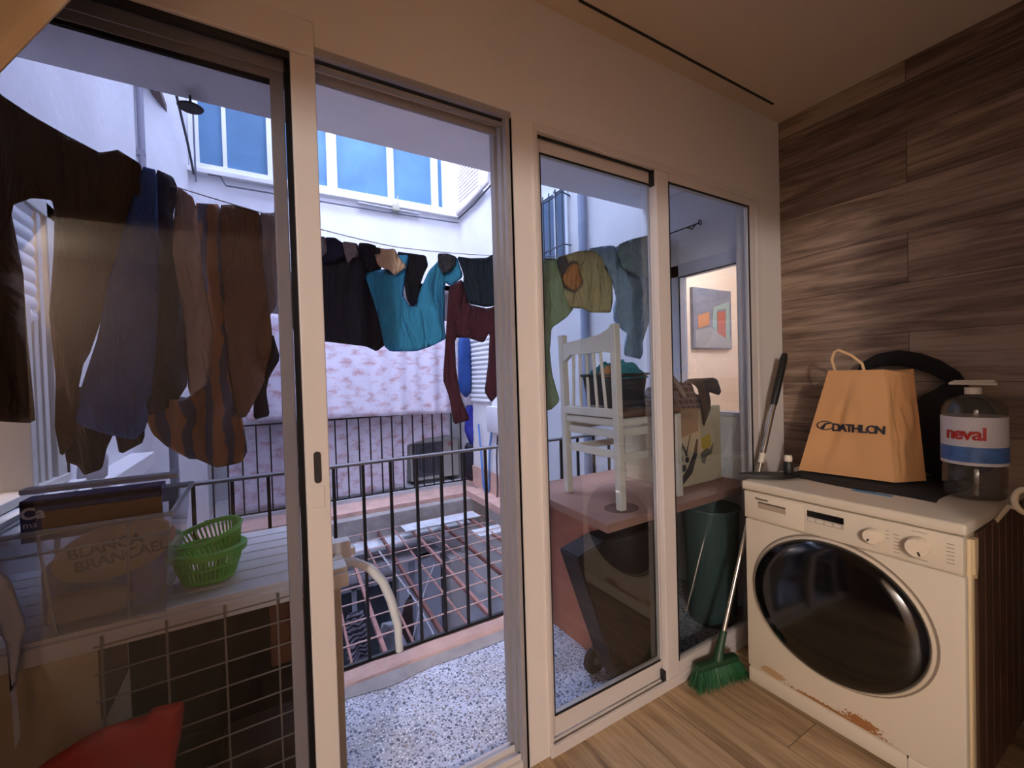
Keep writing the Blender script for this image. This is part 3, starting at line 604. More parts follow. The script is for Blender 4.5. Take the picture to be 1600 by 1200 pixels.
# laundry tub
lb = thing('laundry_tub', 'dark grey oval laundry tub standing on the white chair', 'tub', (1.50,1.56,1.15))
mb = MB(); mb.lathe([(0,0),(.15,0),(.162,.06),(.176,.135),(.192,.138),(.192,.148),(.172,.148),(.155,.06),(.14,.012),(0,.012)], (1.505,1.56,1.152), 'z', 44, (1,.72)); mb.build('tub_wall', mat('dark_slate_plastic', (52,54,62), .5), lb, True)
mb = MB()
def heap(cx, cy, z, rx, ry, h, seed, nu=40, nv=20):
    def f(u, v):
        a = 2*PI*u; r = v; nz = noise.noise(Vector((math.cos(a)*r*2.5+seed, math.sin(a)*r*2.5, seed)))
        n3 = noise.noise(Vector((math.cos(a)*r*7+seed, math.sin(a)*r*7, seed+3)))
        k = max(0, 1-r**2.4)
        return Vector((cx+rx*r*math.cos(a)*(1+.1*nz), cy+ry*r*math.sin(a)*(1+.1*nz), z+h*k*(1+.5*nz)+.25*h*n3*min(1,k*2)))
    return f
mb.grid(heap(1.52,1.56,1.275,.18,.128,.075,3), 60, 26); bmesh.ops.remove_doubles(mb.bm, verts=mb.bm.verts[:], dist=1e-4)
mb.build('folded_towels', mat('teal_towel', (40,124,132), .95, var=.15, vscale=25, bump=.4), None, 'full', 'teal towels heaped in the dark laundry tub', 'towels')
mb = MB(); mb.grid(heap(1.41,1.50,1.285,.06,.05,.045,9), 30, 12); bmesh.ops.remove_doubles(mb.bm, verts=mb.bm.verts[:], dist=1e-4)
mb.build('tan_cloth', mat('tan_cloth', (190,134,92), .95), None, 'full', 'small tan cloth tucked beside the teal towels in the tub', 'cloth')
# printed box
pb = thing('printed_box', 'white cardboard box printed with mechanical parts on the counter corner', 'box', (2.0,1.64,.7))
mb = MB(); mb.box(1.80,2.19,1.46,1.81,.701,1.11,.004); mb.build('box', mat('white_printed_card', (206,190,160), .7, var=.05), pb)
mb = MB(); mb.prism([(1.80,1.11),(1.99,1.12),(1.985,.985),(1.815,.955)], 1.452, 1.457); mb.build('flap', mat('tan_card', (168,138,112), .8), pb)
bkp = mat('print_dark_grey', (58,56,62), .6); ylp = mat('print_yellow', (206,176,70), .6)
mb = MB(); mb.tube([(1.82,1.457,.76),(1.86,1.457,.735),(1.92,1.457,.78),(1.965,1.457,.86),(1.985,1.457,.94)], [.01,.02,.024,.016,.008], 8)
mb.tube([(1.86,1.457,.93),(1.90,1.457,.86)], .006, 6); mb.tube([(1.93,1.457,.97),(1.89,1.457,.86)], .004, 6)
for (a, b, r) in ((1.845,.85,.022),(1.875,.80,.018),(1.83,.80,.014),(1.90,.84,.016),(1.845,.90,.02)): mb.lathe([(0,-.003),(r,-.003),(r,.002),(0,.002)], (a,1.458,b), 'y', 12)
for v in mb.bm.verts: v.co.y = 1.4585+(v.co.y-1.457)*.08
mb.build('printed_engine', bkp, pb, label='dark printed machine picture')
mb = MB(); mb.prism([(2.02,.94),(2.09,.96),(2.10,.90),(2.05,.87),(2.02,.89)], 1.4575, 1.461); mb.build('printed_yellow_part', ylp, pb)
mb = MB(); mb.prism([(2.01,.86),(2.06,.885),(2.09,.875),(2.12,.905),(2.10,.85),(2.06,.84),(2.04,.80),(2.02,.81)], 1.4572, 1.461); mb.build('printed_grey_part', mat('print_grey', (110,104,96), .6), pb)
mb = MB(); mb.prism([(1.56,.94),(1.50,.95),(1.46,.93),(1.50,.91),(1.53,.86),(1.49,.85),(1.55,.83),(1.60,.86),(1.58,.90)], 1.794, 1.801, 'x'); mb.build('printed_grey_part', MATS['print_grey'], pb)
pld = plaid('dark_plaid', (62,54,58), (104,98,108), 30)
mb = MB(); mb.grid(heap(1.96,1.60,1.11,.22,.17,.13,5), 60, 24); bmesh.ops.remove_doubles(mb.bm, verts=mb.bm.verts[:], dist=1e-4)
mb.build('plaid_shirt', pld, None, 'full', 'dark checked shirt heaped on top of the printed box', 'shirt')
mb = cloth_bm([(1.881,1.262),(2.135,1.262),(2.178,1.183),(2.143,1.164),(2.066,1.188),(2.085,1.091),(2.038,0.999),(2.007,1.028),(1.968,1.132),(1.951,1.217)], 1.44, t=.014, fold=.006, step=.014)
mb.build('shirt_sleeve', mat('brown_grey_cloth', (92,78,72), .95), None, 'full', 'brown-grey sleeve hanging down the front of the printed box', 'clothing')
mb = MB(); mb.tube([(1.77,1.5,1.33),(1.84,1.47,1.25),(1.88,1.45,1.17)], .012, 8); mb.tube([(1.76,1.5,1.27),(1.80,1.49,1.20),(1.84,1.47,1.16)], .012, 8)
mb.build('grey_straps', mat('grey_strap', (118,116,116), .8), None, True, 'pair of grey straps slung between the tub and the plaid shirt', 'straps')

# ================================================================== CLOTHESLINE
cl = thing('clothesline', 'clothesline strung across the balcony between wall brackets', 'clothesline', (.8,1.9,2.0))
def lz(x): return 1.885+.0 + .075*((x-.55)/.95)**2 if x > .55 else 1.885+.20*((.55-x)/1.2)**1.35
mb = MB(); mb.tube([(x/20, 1.9, lz(x/20)+.004) for x in range(-14, 45)], .002, 6); mb.build('line', mat('pale_cord', (196,196,200), .7), cl, True)
mb = MB(); mb.tube([(2.205,1.57,2.15),(2.205,1.85,2.15)], .004, 6); mb.tube([(2.205,1.60,2.15),(2.19,1.62,2.12)], .004, 6); mb.tube([(2.205+.014*math.cos(a),1.572,2.152+.014*math.sin(a)) for a in [k*PI/4 for k in range(8)]], .003, 5, True)
mb.tube([(2.24,1.66,2.15),(2.205,1.66,2.15)], .004, 6); mb.tube([(2.205,1.80,2.15),(2.19,1.9,2.09)], .003, 6)
mb.build('wall_hook', blackm, cl, True)
F = lambda n, c, v=.08, **k: mat('cloth_'+n, c, .95, var=v, vscale=k.pop('vs', 12), bump=.1, bscale=150, folds=.9, **k)
garment('brown_jacket', 'long dark brown jacket hanging at the far left of the clothesline', 'jacket', [(-0.657,2.219),(-0.64,2.188),(-0.575,2.144),(-0.491,2.097),(-0.417,2.065),(-0.369,2.08),(-0.318,2.049),(-0.317,1.959),(-0.39,1.694),(-0.426,1.565),(-0.478,1.398),(-0.509,1.235),(-0.518,1.134),(-0.552,1.085),(-0.559,1.198),(-0.561,1.319),(-0.565,1.517),(-0.553,1.717),(-0.534,1.848),(-0.541,1.893),(-0.575,1.887),(-0.622,1.853),(-0.617,1.632),(-0.606,1.438),(-0.59,1.211),(-0.614,1.199),(-0.691,1.218)], 1.88, F('brown', (98,68,42)), t=.02, fold=.014, freq=45, seed=1)
garment('dark_trousers', 'dark brown trousers with two legs showing below the blue shirt', 'trousers', [(-0.565,1.319),(-0.356,1.266),(-0.359,1.107),(-0.431,1.066),(-0.443,1.147),(-0.461,1.096),(-0.473,1.025),(-0.522,1.008),(-0.54,1.04),(-0.569,1.061)], 1.97, F('darkbrown', (50,34,30)), t=.018, fold=.008, seed=2)
garment('blue_shirt', 'dusty blue long shirt hanging beside the brown jacket', 'shirt', [(-0.315,2.037),(-0.275,2.033),(-0.283,1.7),(-0.303,1.396),(-0.328,1.164),(-0.359,1.129),(-0.412,1.146),(-0.514,1.188),(-0.49,1.316),(-0.444,1.479),(-0.415,1.625),(-0.377,1.816)], 1.86, F('dustyblue', (76,104,156), .12), t=.016, fold=.012, freq=40, seed=3)
garment('charcoal_shirt', 'charcoal shirt between the blue shirt and the tan dress', 'shirt', [(-0.286,2.052),(-0.239,2.038),(-0.227,2.002),(-0.244,1.892),(-0.225,1.647),(-0.224,1.307),(-0.257,1.241),(-0.306,1.21),(-0.347,1.202),(-0.32,1.398),(-0.301,1.751)], 1.90, F('charcoal', (74,70,78)), t=.014, fold=.012, freq=50, seed=4)
garment('tan_dress', 'pale tan narrow dress beside the charcoal shirt', 'dress', [(-0.227,1.999),(-0.173,1.952),(-0.163,1.714),(-0.137,1.488),(-0.16,1.305),(-0.215,1.262),(-0.227,1.53),(-0.246,1.794)], 1.87, F('tan', (222,188,164)), t=.014, fold=.014, freq=70, seed=5)
garment('brown_dress', 'brown and grey streaked long dress with a curved hem', 'dress', [(-0.189,1.972),(-0.101,1.969),(-0.091,1.781),(-0.107,1.542),(-0.079,1.302),(-0.047,1.052),(-0.069,1.005),(-0.136,0.995),(-0.221,1.029),(-0.288,1.083),(-0.329,1.141),(-0.35,1.212),(-0.327,1.277),(-0.213,1.256),(-0.167,1.399),(-0.164,1.703)], 1.92, striped('cloth_streak', (178,124,84), (104,98,110), 5, 'X', 4, .62), t=.014, fold=.016, freq=60, seed=6)
garment('brown_tunic', 'plain brown tunic right of the streaked dress', 'tunic', [(-0.107,1.958),(-0.051,1.972),(0.026,1.943),(0.037,1.787),(0.041,1.592),(0.049,1.458),(0.012,1.299),(-0.046,1.181),(-0.079,1.169),(-0.106,1.397),(-0.108,1.677)], 1.885, F('midbrown', (160,120,92)), t=.016, fold=.013, freq=45, seed=7)
garment('black_scarf', 'small black scarf hanging behind the brown tunic', 'scarf', [(0.05,1.499),(0.073,1.398),(0.031,1.323),(0.02,1.269),(0.03,1.173),(-0.026,1.162),(-0.023,1.275),(0.001,1.399)], 1.93, F('black1', (22,22,34)), t=.01, fold=.006, seed=8)
garment('grey_tank_top', 'narrow pale grey tank top at the edge of the left door leaf', 'top', [(0.017,1.939),(0.081,1.957),(0.084,1.788),(0.064,1.591),(0.037,1.551),(0.027,1.734)], 1.87, F('palegrey', (190,178,176)), t=.012, fold=.01, freq=60, seed=9)
garment('black_skirt', 'large black skirt hanging straight behind the sliding door stile', 'skirt', [(0.127,1.922),(0.279,1.882),(0.38,1.874),(0.476,1.853),(0.471,1.563),(0.49,1.463),(0.442,1.426),(0.397,1.448),(0.228,1.467),(0.112,1.478)], 1.90, F('nearblack', (36,36,50), .05), t=.016, fold=.006, freq=22, seed=10)
garment('grey_bikini_top', 'grey patterned bikini top beside the door stile', 'underwear', [(0.213,1.883),(0.246,1.885),(0.261,1.846),(0.248,1.806),(0.224,1.793),(0.206,1.814)], 1.865, F('greyprint', (120,118,132), .4, vs=60), t=.008, fold=.003, step=.012, seed=11)
garment('navy_underwear', 'navy floral underwear left of the grey pair on the line', 'underwear', [(0.245,1.881),(0.283,1.884),(0.312,1.865),(0.315,1.808),(0.27,1.782),(0.234,1.773),(0.223,1.792),(0.252,1.818)], 1.86, F('navy', (28,28,60), .5, vs=50), t=.008, fold=.003, step=.012, seed=12)
garment('grey_underwear', 'light grey underwear with a pointed tip on the line', 'underwear', [(0.306,1.869),(0.37,1.87),(0.371,1.812),(0.348,1.809),(0.33,1.781),(0.318,1.811)], 1.85, F('lightgrey', (112,104,116), .2, vs=40), t=.008, fold=.003, step=.01, seed=13)
garment('dark_floral_underwear', 'dark floral underwear left of the beige floral one', 'underwear', [(0.373,1.875),(0.409,1.877),(0.445,1.871),(0.441,1.814),(0.458,1.775),(0.407,1.759),(0.375,1.809)], 1.86, F('darkfloral', (34,32,52), .6, vs=70), t=.008, fold=.003, step=.012, seed=14)
garment('beige_underwear', 'beige underwear with dark floral print over the teal shirt', 'underwear', [(0.433,1.862),(0.478,1.859),(0.518,1.864),(0.537,1.828),(0.569,1.79),(0.512,1.746),(0.491,1.771),(0.448,1.78),(0.434,1.822)], 1.84, F('beigefloral', (206,184,164), .15, vs=20, patches=[((.44,1.84,1.85),(.02,.1,.02),(60,56,66),.25), ((.41,1.84,1.84),(.012,.1,.012),(60,56,66),.25)]), t=.008, fold=.003, step=.012, seed=15)
garment('teal_tshirt', 'teal blue short-sleeved T-shirt with a scooped neck hanging in the middle', 'shirt', [(0.395,1.756),(0.489,1.782),(0.525,1.847),(0.593,1.855),(0.573,1.762),(0.558,1.671),(0.585,1.627),(0.615,1.629),(0.635,1.705),(0.674,1.786),(0.744,1.861),(0.821,1.876),(0.851,1.782),(0.79,1.732),(0.766,1.751),(0.748,1.512),(0.741,1.482),(0.674,1.446),(0.608,1.425),(0.499,1.425),(0.472,1.447),(0.449,1.559),(0.42,1.661)], 1.875, F('teal', (54,146,200), .06, patches=[((.50,1.86,1.80),(.05,.2,.05),(28,60,90),.35)]), t=.016, fold=.010, freq=30, seed=16)
garment('black_camisole', 'small black top with lace edge inside the neck of the teal T-shirt', 'top', [(0.541,1.869),(0.598,1.868),(0.676,1.866),(0.683,1.82),(0.661,1.78),(0.644,1.729),(0.638,1.662),(0.604,1.619),(0.574,1.657),(0.565,1.736)], 1.89, F('black2', (16,18,30)), t=.012, fold=.005, seed=17)
garment('grey_print_underwear', 'dark grey printed underwear on the shoulder of the teal T-shirt', 'underwear', [(0.716,1.869),(0.766,1.875),(0.807,1.865),(0.806,1.832),(0.776,1.794),(0.738,1.778),(0.714,1.811)], 1.85, F('slateprint', (60,66,80), .5, vs=70), t=.008, fold=.003, step=.012, seed=18)
garment('dark_green_top', 'dark green-black top hanging over the maroon sweater', 'top', [(0.808,1.867),(0.901,1.872),(0.977,1.884),(1.027,1.915),(1.064,1.919),(1.081,1.877),(1.074,1.672),(0.975,1.641),(0.876,1.654),(0.843,1.748),(0.851,1.785)], 1.86, F('darkgreen', (28,44,62), .08), t=.016, fold=.007, freq=45, seed=19)
sw = garment('maroon_sweater', 'maroon sweater with two long sleeves hanging down', 'sweater', [(0.784,1.737),(0.851,1.773),(0.88,1.653),(0.991,1.64),(1.091,1.691),(1.096,1.62),(1.044,1.595),(1.03,1.527),(1.022,1.505),(1.045,1.425),(1.02,1.207),(0.989,1.173),(0.956,1.229),(0.978,1.361),(0.987,1.523),(0.957,1.469),(0.875,1.492),(0.811,1.494),(0.809,1.333),(0.825,1.204),(0.871,1.096),(0.784,1.079),(0.776,1.206),(0.74,1.298),(0.754,1.514)], 1.89, F('maroon', (70,34,50), .08), t=.016, fold=.006, freq=40, seed=20)
mb = MB(); LOC['tmp'] = Vector((0,0,0))
mb.tube([(1.055,1.862,1.71),(1.05,1.855,1.69),(1.052,1.862,1.665)], .004, 6); mb.box(1.018,1.045,1.86,1.866,1.60,1.612)
mb.build('white_logo', mat('pale_print', (190,180,186), .8), sw, label='pale print mark')
# right part of the line
garment('long_green_shirt', 'pale green long shirt at the edge of the right window leaf', 'shirt', [(1.322,1.927),(1.433,1.94),(1.464,1.816),(1.513,1.671),(1.475,1.615),(1.394,1.56),(1.383,1.462),(1.394,1.287),(1.411,1.153),(1.362,1.107),(1.295,1.118)], 1.90, F('palegreen', (160,180,140), .1), t=.014, fold=.012, freq=40, seed=21)
garment('olive_print_shirt', 'olive shirt with an orange ball print hanging beside the green one', 'shirt', [(1.394,1.931),(1.559,1.989),(1.686,2.008),(1.761,1.929),(1.808,1.821),(1.82,1.728),(1.797,1.656),(1.64,1.655),(1.548,1.668),(1.471,1.667),(1.441,1.808)], 1.87, F('olive', (186,172,126), .10, patches=[((1.500,1.87,1.835),(.075,.3,.085),(64,56,62),.05), ((1.505,1.87,1.835),(.062,.3,.07),(198,138,84),.03), ((1.41,1.87,1.90),(.06,.2,.05),(92,84,84),.4)]), t=.014, fold=.008, freq=40, seed=22)
garment('grey_blue_dress', 'grey-blue dress twisted over the line behind the window stile', 'dress', [(1.62,2.008),(1.726,2.04),(1.841,2.047),(1.975,2.107),(2.226,2.173),(2.23,1.956),(2.117,1.706),(2.049,1.387),(2.005,1.38),(1.924,1.407),(1.9,1.465),(1.86,1.54),(1.814,1.689),(1.76,1.871),(1.695,1.974)], 1.86, F('greyblue', (142,168,188), .12), t=.02, fold=.018, freq=60, seed=23)
garment('sage_towel', 'sage grey towel folded at the right end of the line', 'towel', [(1.807,2.042),(1.916,2.09),(2.109,2.148),(2.224,2.14),(2.33,2.073),(2.291,1.987),(2.158,1.902),(1.989,1.863),(1.884,1.895)], 1.83, F('sage', (146,170,174), .1), t=.02, fold=.012, freq=35, seed=24)

# ================================================================== LIGHT WELL
D = 5.0
mb = MB(); mb.box(-.9,2.4,D,D+.15,2.39,3.36); mb.box(-.9,-.49,D,D+.15,3.36,6); mb.box(2.10,2.4,D,D+.15,3.36,6); mb.box(-.49,2.1,D,D+.15,4.85,6); mb.box(-.9,2.4,D,D+.9,-.20,-.02); mb.box(-.9,2.4,D+.9,D+1.0,-.2,2.5); mb.box(-.9,2.4,D,D+.15,-3.3,-.2); mb.box(-.9,-.46,D,D+.9,0,2.39); mb.box(-.9,2.4,D,D+.9,2.39,2.45)
S('wall_far', mb, white_w)
mb = MB(); mb.box(-.9,2.4,2.06,D,-2.7,-2.6); S('floor_patio', mb, mat('patio_floor', (222,222,228), .8, var=.1))
mb = MB(); mb.box(-.9,2.4,1.95,2.06,-3.3,-.17); S('wall_patio', mb, white_w)
# far gallery window
w5 = struct('window_4', (.8,D,3.4))
wfr = mat('white_window_frame', (238,240,244), .4)
mb = MB(); mb.box(-.50,2.12,D-.03,D+.06,3.34,3.40,.004); mb.box(-.50,2.12,D-.03,D+.06,4.80,4.86,.004)
for (a, b) in ((-.50,-.42),(-.235,-.20),(.14,.20),(.235,.29),(.70,.80),(1.35,1.42),(1.88,1.96),(2.02,2.14)): mb.box(a,b,D-.02,D+.05,3.38,4.82,.003)
mb.build('window_frame', wfr, w5)
mb = MB(); mb.box(-.48,2.1,D+.02,D+.03,3.4,4.82)
mb.build('glass', mat('sky_lit_window_glass', (92,132,164), .35, var=.22, vscale=2.5, spec=.25), w5)
mb = MB(); mb.box(-.55,2.2,D-.06,D+.0,3.30,3.345,.004); S('trim_6', mb, white_pl)
# cable runs and pipes
def run(pts, r, name, label, cat, m=None, seg=6):
    mb = MB(); mb.tube(pts, r, seg); return mb.build(name, m or mat('grey_cable', (92,94,106), .6), None, True, label, cat)
run([(-.36,4.96,3.30),(-.26,4.96,3.30),(-.22,4.96,3.22),(.4,4.96,3.22),(1.28,4.96,3.22),(2.2,4.96,3.24)], .008, 'cable', 'thin grey cable running below the far window', 'cable')
run([(1.0,4.95,3.27),(1.7,4.95,3.26)], .014, 'conduit', 'short grey conduit with a junction box below the far window', 'conduit', mat('pale_conduit', (150,150,156), .5))
mb = MB(); mb.box(1.38,1.46,4.92,4.99,3.25,3.33,.006); mb.tube([(1.44,4.93,3.32),(1.44,4.93,3.42)], .006); mb.build('junction_box', mat('beige_junction_box', (176,170,150), .5), None, True, 'small beige junction box on the far wall below the window', 'junction box')
run([(-.50,3.9,4.0),(-.52,4.4,3.75),(-.48,4.75,3.45),(-.46,4.9,3.25)], .01, 'cable', 'dark cable slanting down the left wall beside the far window', 'cable', mat('dark_cable', (60,58,66), .6))
mb = MB(); mb.box(-.66,-.60,4.0,4.7,3.62,3.68,.0); mb.build('wall_bracket', mat('brown_bracket', (110,92,88), .7), None, False, 'long brown bracket fixed high on the left light well wall', 'bracket')
run([(-.45,4.93,3.9),(-.45,4.93,3.2)], .008, 'cable', 'thin vertical cable left of the far window frame', 'cable')
mb = MB(); mb.lathe([(0,.0),(.038,0),(.042,.005),(.015,.012),(.005,.022),(.004,.05),(0,.05)], (-.19,2.005,2.343), 'z', 28); mb.build('lamp_shade', mat('dark_dish', (40,44,52), .5), None, True, 'small dark round dish hanging from the balcony soffit edge', 'lamp')
# ventilation louvre on right wall high
lv = thing('louvred_shutter', 'white louvred shutter high on the right wall near the far corner', 'shutter', (2.2,4.65,3.4))
mb = MB(); mb.box(2.19,2.24,4.28,4.34,3.42,4.4); mb.box(2.19,2.24,4.94,5.0,3.42,4.4); mb.box(2.19,2.24,4.28,5.0,3.38,3.43); mb.build('shutter_frame', wfr, lv)
mb = MB()
for i in range(22): mb.box(2.205,2.235,4.34,4.94,3.44+i*.043,3.44+i*.043+.03)
mb.build('louvres', mat('cream_louvre', (226,218,214), .6), lv)
run([(2.19,4.95,3.34),(2.19,4.55,3.36),(2.19,4.1,3.40),(2.19,4.05,3.6)], .02, 'wall_pipe', 'white pipe under the louvred shutter', 'pipe', mat('stained_white_pipe', (206,196,196), .5), 8)
run([(2.2,4.95,3.29),(2.2,4.5,3.30),(2.2,4.0,3.36),(2.2,3.4,3.7)], .01, 'cable', 'dark cable sagging under the white wall pipe', 'cable', MATS['dark_cable'])
# barred window, downpipe on right wall
bw = thing('barred_window', 'tall window behind iron bars on the right light well wall', 'window', (2.22,2.98,2.2))
mb = MB(); mb.box(2.225,2.242,2.80,3.25,2.0,2.85); mb.build('pane', mat('blue_grey_glass', (96,116,140), .2), bw)
mb = MB(); mb.box(2.215,2.24,2.80,2.83,2.0,2.87); mb.box(2.215,2.24,2.95,2.98,2.0,2.87); mb.box(2.215,2.24,2.80,3.25,2.85,2.89); mb.build('window_frame', wfr, bw)
for i in range(6):
    mb = MB(); mb.tube([(2.16,2.79+i*.09,1.98),(2.16,2.79+i*.09,2.84)], .006, 6); mb.build('bar', mat('grey_bars', (70,76,90), .5), bw, True)
mb = MB(); mb.tube([(2.235,2.78,2.76),(2.155,2.78,2.78),(2.155,3.26,2.78)], .007, 6); mb.tube([(2.235,2.78,2.36),(2.155,2.78,2.36),(2.155,3.26,2.36)], .006, 6); mb.build('cross_bars', MATS['grey_bars'], bw, True)
run([(2.2,2.60,-.3),(2.2,2.60,2.0),(2.2,2.60,3.4)], .03, 'drain_pipe', 'wide blue-grey downpipe on the right wall beside the barred window', 'pipe', mat('blue_grey_pipe', (150,160,182), .5), 12)
run([(2.22,3.3,.3),(2.22,3.3,2.9)], .006, 'cable', 'thin straight cable beside the long green shirt on the right wall', 'cable')
mb = MB(); mb.box(2.14,2.24,3.92,4.22,.70,.98,.01); mb.build('meter_box', mat('white_meter_box', (214,212,218), .5), None, True, 'white meter box on the right wall beyond the railing', 'box')
# shutter on right wall of opposite balcony
so = thing('roller_shutter', 'white roller shutter on the right wall behind the maroon sweater sleeves', 'shutter', (2.22,4.55,.98))
mb = MB()
for i in range(22):
    z = 1.0+i*.055
    mb.grid(lambda u, v, z=z: Vector((2.232-.018*math.sin(PI*v), 4.2+.75*u, z+.053*v)), 2, 6)
mb.build('slats', MATS['white_shutter'], so, True)
mb = MB(); mb.box(2.205,2.24,4.16,4.2,.97,2.25); mb.box(2.205,2.24,4.95,4.99,.97,2.25); mb.box(2.20,2.24,4.16,4.99,2.21,2.26); mb.build('shutter_rails', wfr, so)
# opposite balcony railing
r2 = thing('opposite_railing', 'thin black railing of the opposite balcony in front of the printed sheet', 'railing', (.9,D,0))
mb = MB(); mb.box(-.50,2.235,D-.015,D+.015,.88,.895); mb.build('top_rail', blackm, r2)
mb = MB(); mb.box(-.50,2.235,D-.01,D+.01,.0,.014); mb.build('bottom_rail', blackm, r2)
x = -.42
while x < 2.2:
    mb = MB(); mb.box(x-.007,x+.007,D-.007,D+.007,.0,.885); mb.build('baluster', blackm, r2); x += .123
sheet = blotchy('printed_sheet', (228,220,232), (200,160,166), .26, .21, .50)
def sheet_mb(x0, x1, y, z0, z1, n=90, amp=.02, fr=34, seed=0, hem=None):
    mb = MB()
    def f(u, v):
        x = x0+(x1-x0)*u; zb = z0 if hem is None else hem(x)
        z = zb+(z1-zb)*v
        return Vector((x, y+amp*math.sin(fr*x+seed+2*noise.noise(Vector((x*3,z,seed))))+amp*.6*math.sin(fr*.37*x+seed), z))
    return mb.grid(f, n, 20, .004)
mb = sheet_mb(-.12, 2.12, 4.93, .90, 2.0, seed=1, hem=lambda x: .90-.03*((x-1)/1.1)); mb.build('printed_curtain', sheet, None, 'full', 'upper pale sheet with russet print hanging above the opposite railing', 'curtain', 'printed sheets on the opposite balcony')
mb = sheet_mb(-.30, 2.05, 5.10, .02, .98, seed=4, amp=.014, hem=lambda x: -.0+.015 if x < 1.48 else .50+.08*math.sin((x-1.48)*3)); mb.build('printed_curtain', sheet, None, 'full', 'lower pale sheet with russet print hanging behind the opposite railing bars', 'curtain', 'printed sheets on the opposite balcony')
# AC unit
ac = thing('air_conditioner', 'grey outdoor air conditioning unit behind the opposite railing', 'air conditioner', (1.95,5.3,0))
mb = MB(); mb.box(1.56,2.20,5.17,5.45,.04,.52,.008); mb.build('casing', mat('cream_grey_metal', (176,172,164), .5), ac)
mb = MB(); mb.box(1.585,1.98,5.162,5.172,.08,.50,.004); mb.build('front_grille', mat('dark_grille', (84,84,92), .6, var=.2), ac)
mb = MB(); mb.lathe([(0,0),(.17,0),(.175,.006),(.16,.01),(0,.01)], (1.80,5.153,.29), 'y', 32); mb.build('fan_guard', mat('darker_grille', (58,58,66), .6), ac, True)
mb = MB(); 
for i in range(12): mb.box(1.59+i*.033,1.594+i*.033,5.148,5.156,.09,.49)
mb.build('grille_bars', mat('grille_bar_grey', (110,110,118), .5), ac)
mb = MB(); mb.lathe([(0,0),(.035,0),(.035,.004),(0,.004)], (2.09,5.164,.46), 'y', 16); mb.build('badge', mat('pink_badge', (180,120,120), .5), ac, True)
for xx in (1.62,2.1):
    mb = MB(); mb.box(xx,xx+.05,5.2,5.42,-.02,.04); mb.build('foot', blackm, ac)
# blue things hanging
garment2 = lambda name, label, cat, outline, y, m, **k: cloth_bm(outline, y, **k).build(name, m, None, 'full', label, cat)
garment2('blue_jeans', 'blue jeans hanging at the right end of the opposite balcony', 'trousers', [(2.052,1.8),(2.21,1.781),(2.227,1.533),(2.213,1.13),(2.126,1.057),(2.03,1.153)], 4.72, mat('denim', (40,74,140), .9, var=.2, vscale=10), t=.03, fold=.01, step=.05)
garment2('cobalt_bag', 'cobalt blue bag hanging on the opposite railing end', 'bag', [(2.16,0.975),(2.281,0.999),(2.346,0.82),(2.317,0.503),(2.211,0.451),(2.133,0.679)], 4.80, mat('cobalt_nylon', (42,48,150), .6, var=.3, vscale=10), t=.04, fold=.01, step=.05)
garment2('black_backpack', 'black and navy backpack under the cobalt bag', 'bag', [(2.144,0.503),(2.309,0.502),(2.294,0.064),(2.223,0.018),(2.129,0.064)], 4.82, mat('black_nylon', (26,26,40), .6, var=.5, vscale=14), t=.045, fold=.01, step=.05)
garment2('pale_hat', 'pale cap on top of the cobalt bag', 'cap', [(2.113,1.102),(2.267,1.103),(2.28,0.968),(2.142,0.96)], 4.80, mat('pale_cap_cloth', (214,206,214), .8), t=.03, fold=.008, step=.04)
run([(2.20,4.55,.75),(2.20,4.5,.4),(2.19,4.45,.05),(2.20,4.40,-.07),(2.21,4.35,.02),(2.21,4.3,.5),(2.22,4.25,.72)], .012, 'hose', 'blue hose looping down beside the backpack', 'hose', mat('blue_hose', (84,130,196), .4), 8)
run([(2.22,4.12,.66),(2.19,4.10,.45),(2.2,4.12,.1),(2.2,4.14,-.06)], .009, 'cable', 'dark curved cable right of the blue hose', 'cable', MATS['dark_cable'])
# parapet ledge
mb = MB(); mb.box(-.6,2.24,4.62,4.99,-.12,-.045,.006); S('trim_7', mb, pinkc)
mb = MB(); mb.box(-.7,2.24,4.50,4.62,-.40,-.09,.006); S('trim_8', mb, cement)
mb = MB(); mb.box(-.8,2.24,4.52,4.99,-2.65,-.40); S('wall_patio_far', mb, mat('patio_wall', (232,232,240), .9, var=.06))
mb = MB(); mb.box(2.05,2.24,2.1,4.62,-.10,-.02,.006); S('trim_9', mb, pinkc)
mb = MB(); mb.box(2.225,2.245,2.1,4.98,-.02,.22); S('trim_10', mb, pinkc)
mb = MB(); mb.box(-.6,2.0,4.26,4.50,-.36,-.33); 
mb.build('corrugated_sheet', mat('white_weathered_sheet', (206,208,214), .6, var=.2, vscale=7), None, False, 'white weathered sheet along the far end of the iron grating', 'sheet')
for i, (yy, x0, x1, lab) in enumerate(((4.3,1.2,2.02,'broken white translucent slat lying at the far right of the grating'), (3.75,1.75,2.05,'short white translucent slat on the right edge of the grating'), (3.15,1.85,2.05,'small white slat on the right edge of the grating nearest the balcony'))):
    mb = MB(); mb.box(x0,x1,yy-.10,yy+.10,-.215+.0,-.205,.0); mb.build('roof_slat', MATS['white_weathered_sheet'], None, False, lab, 'slat', 'loose slats on the grating')
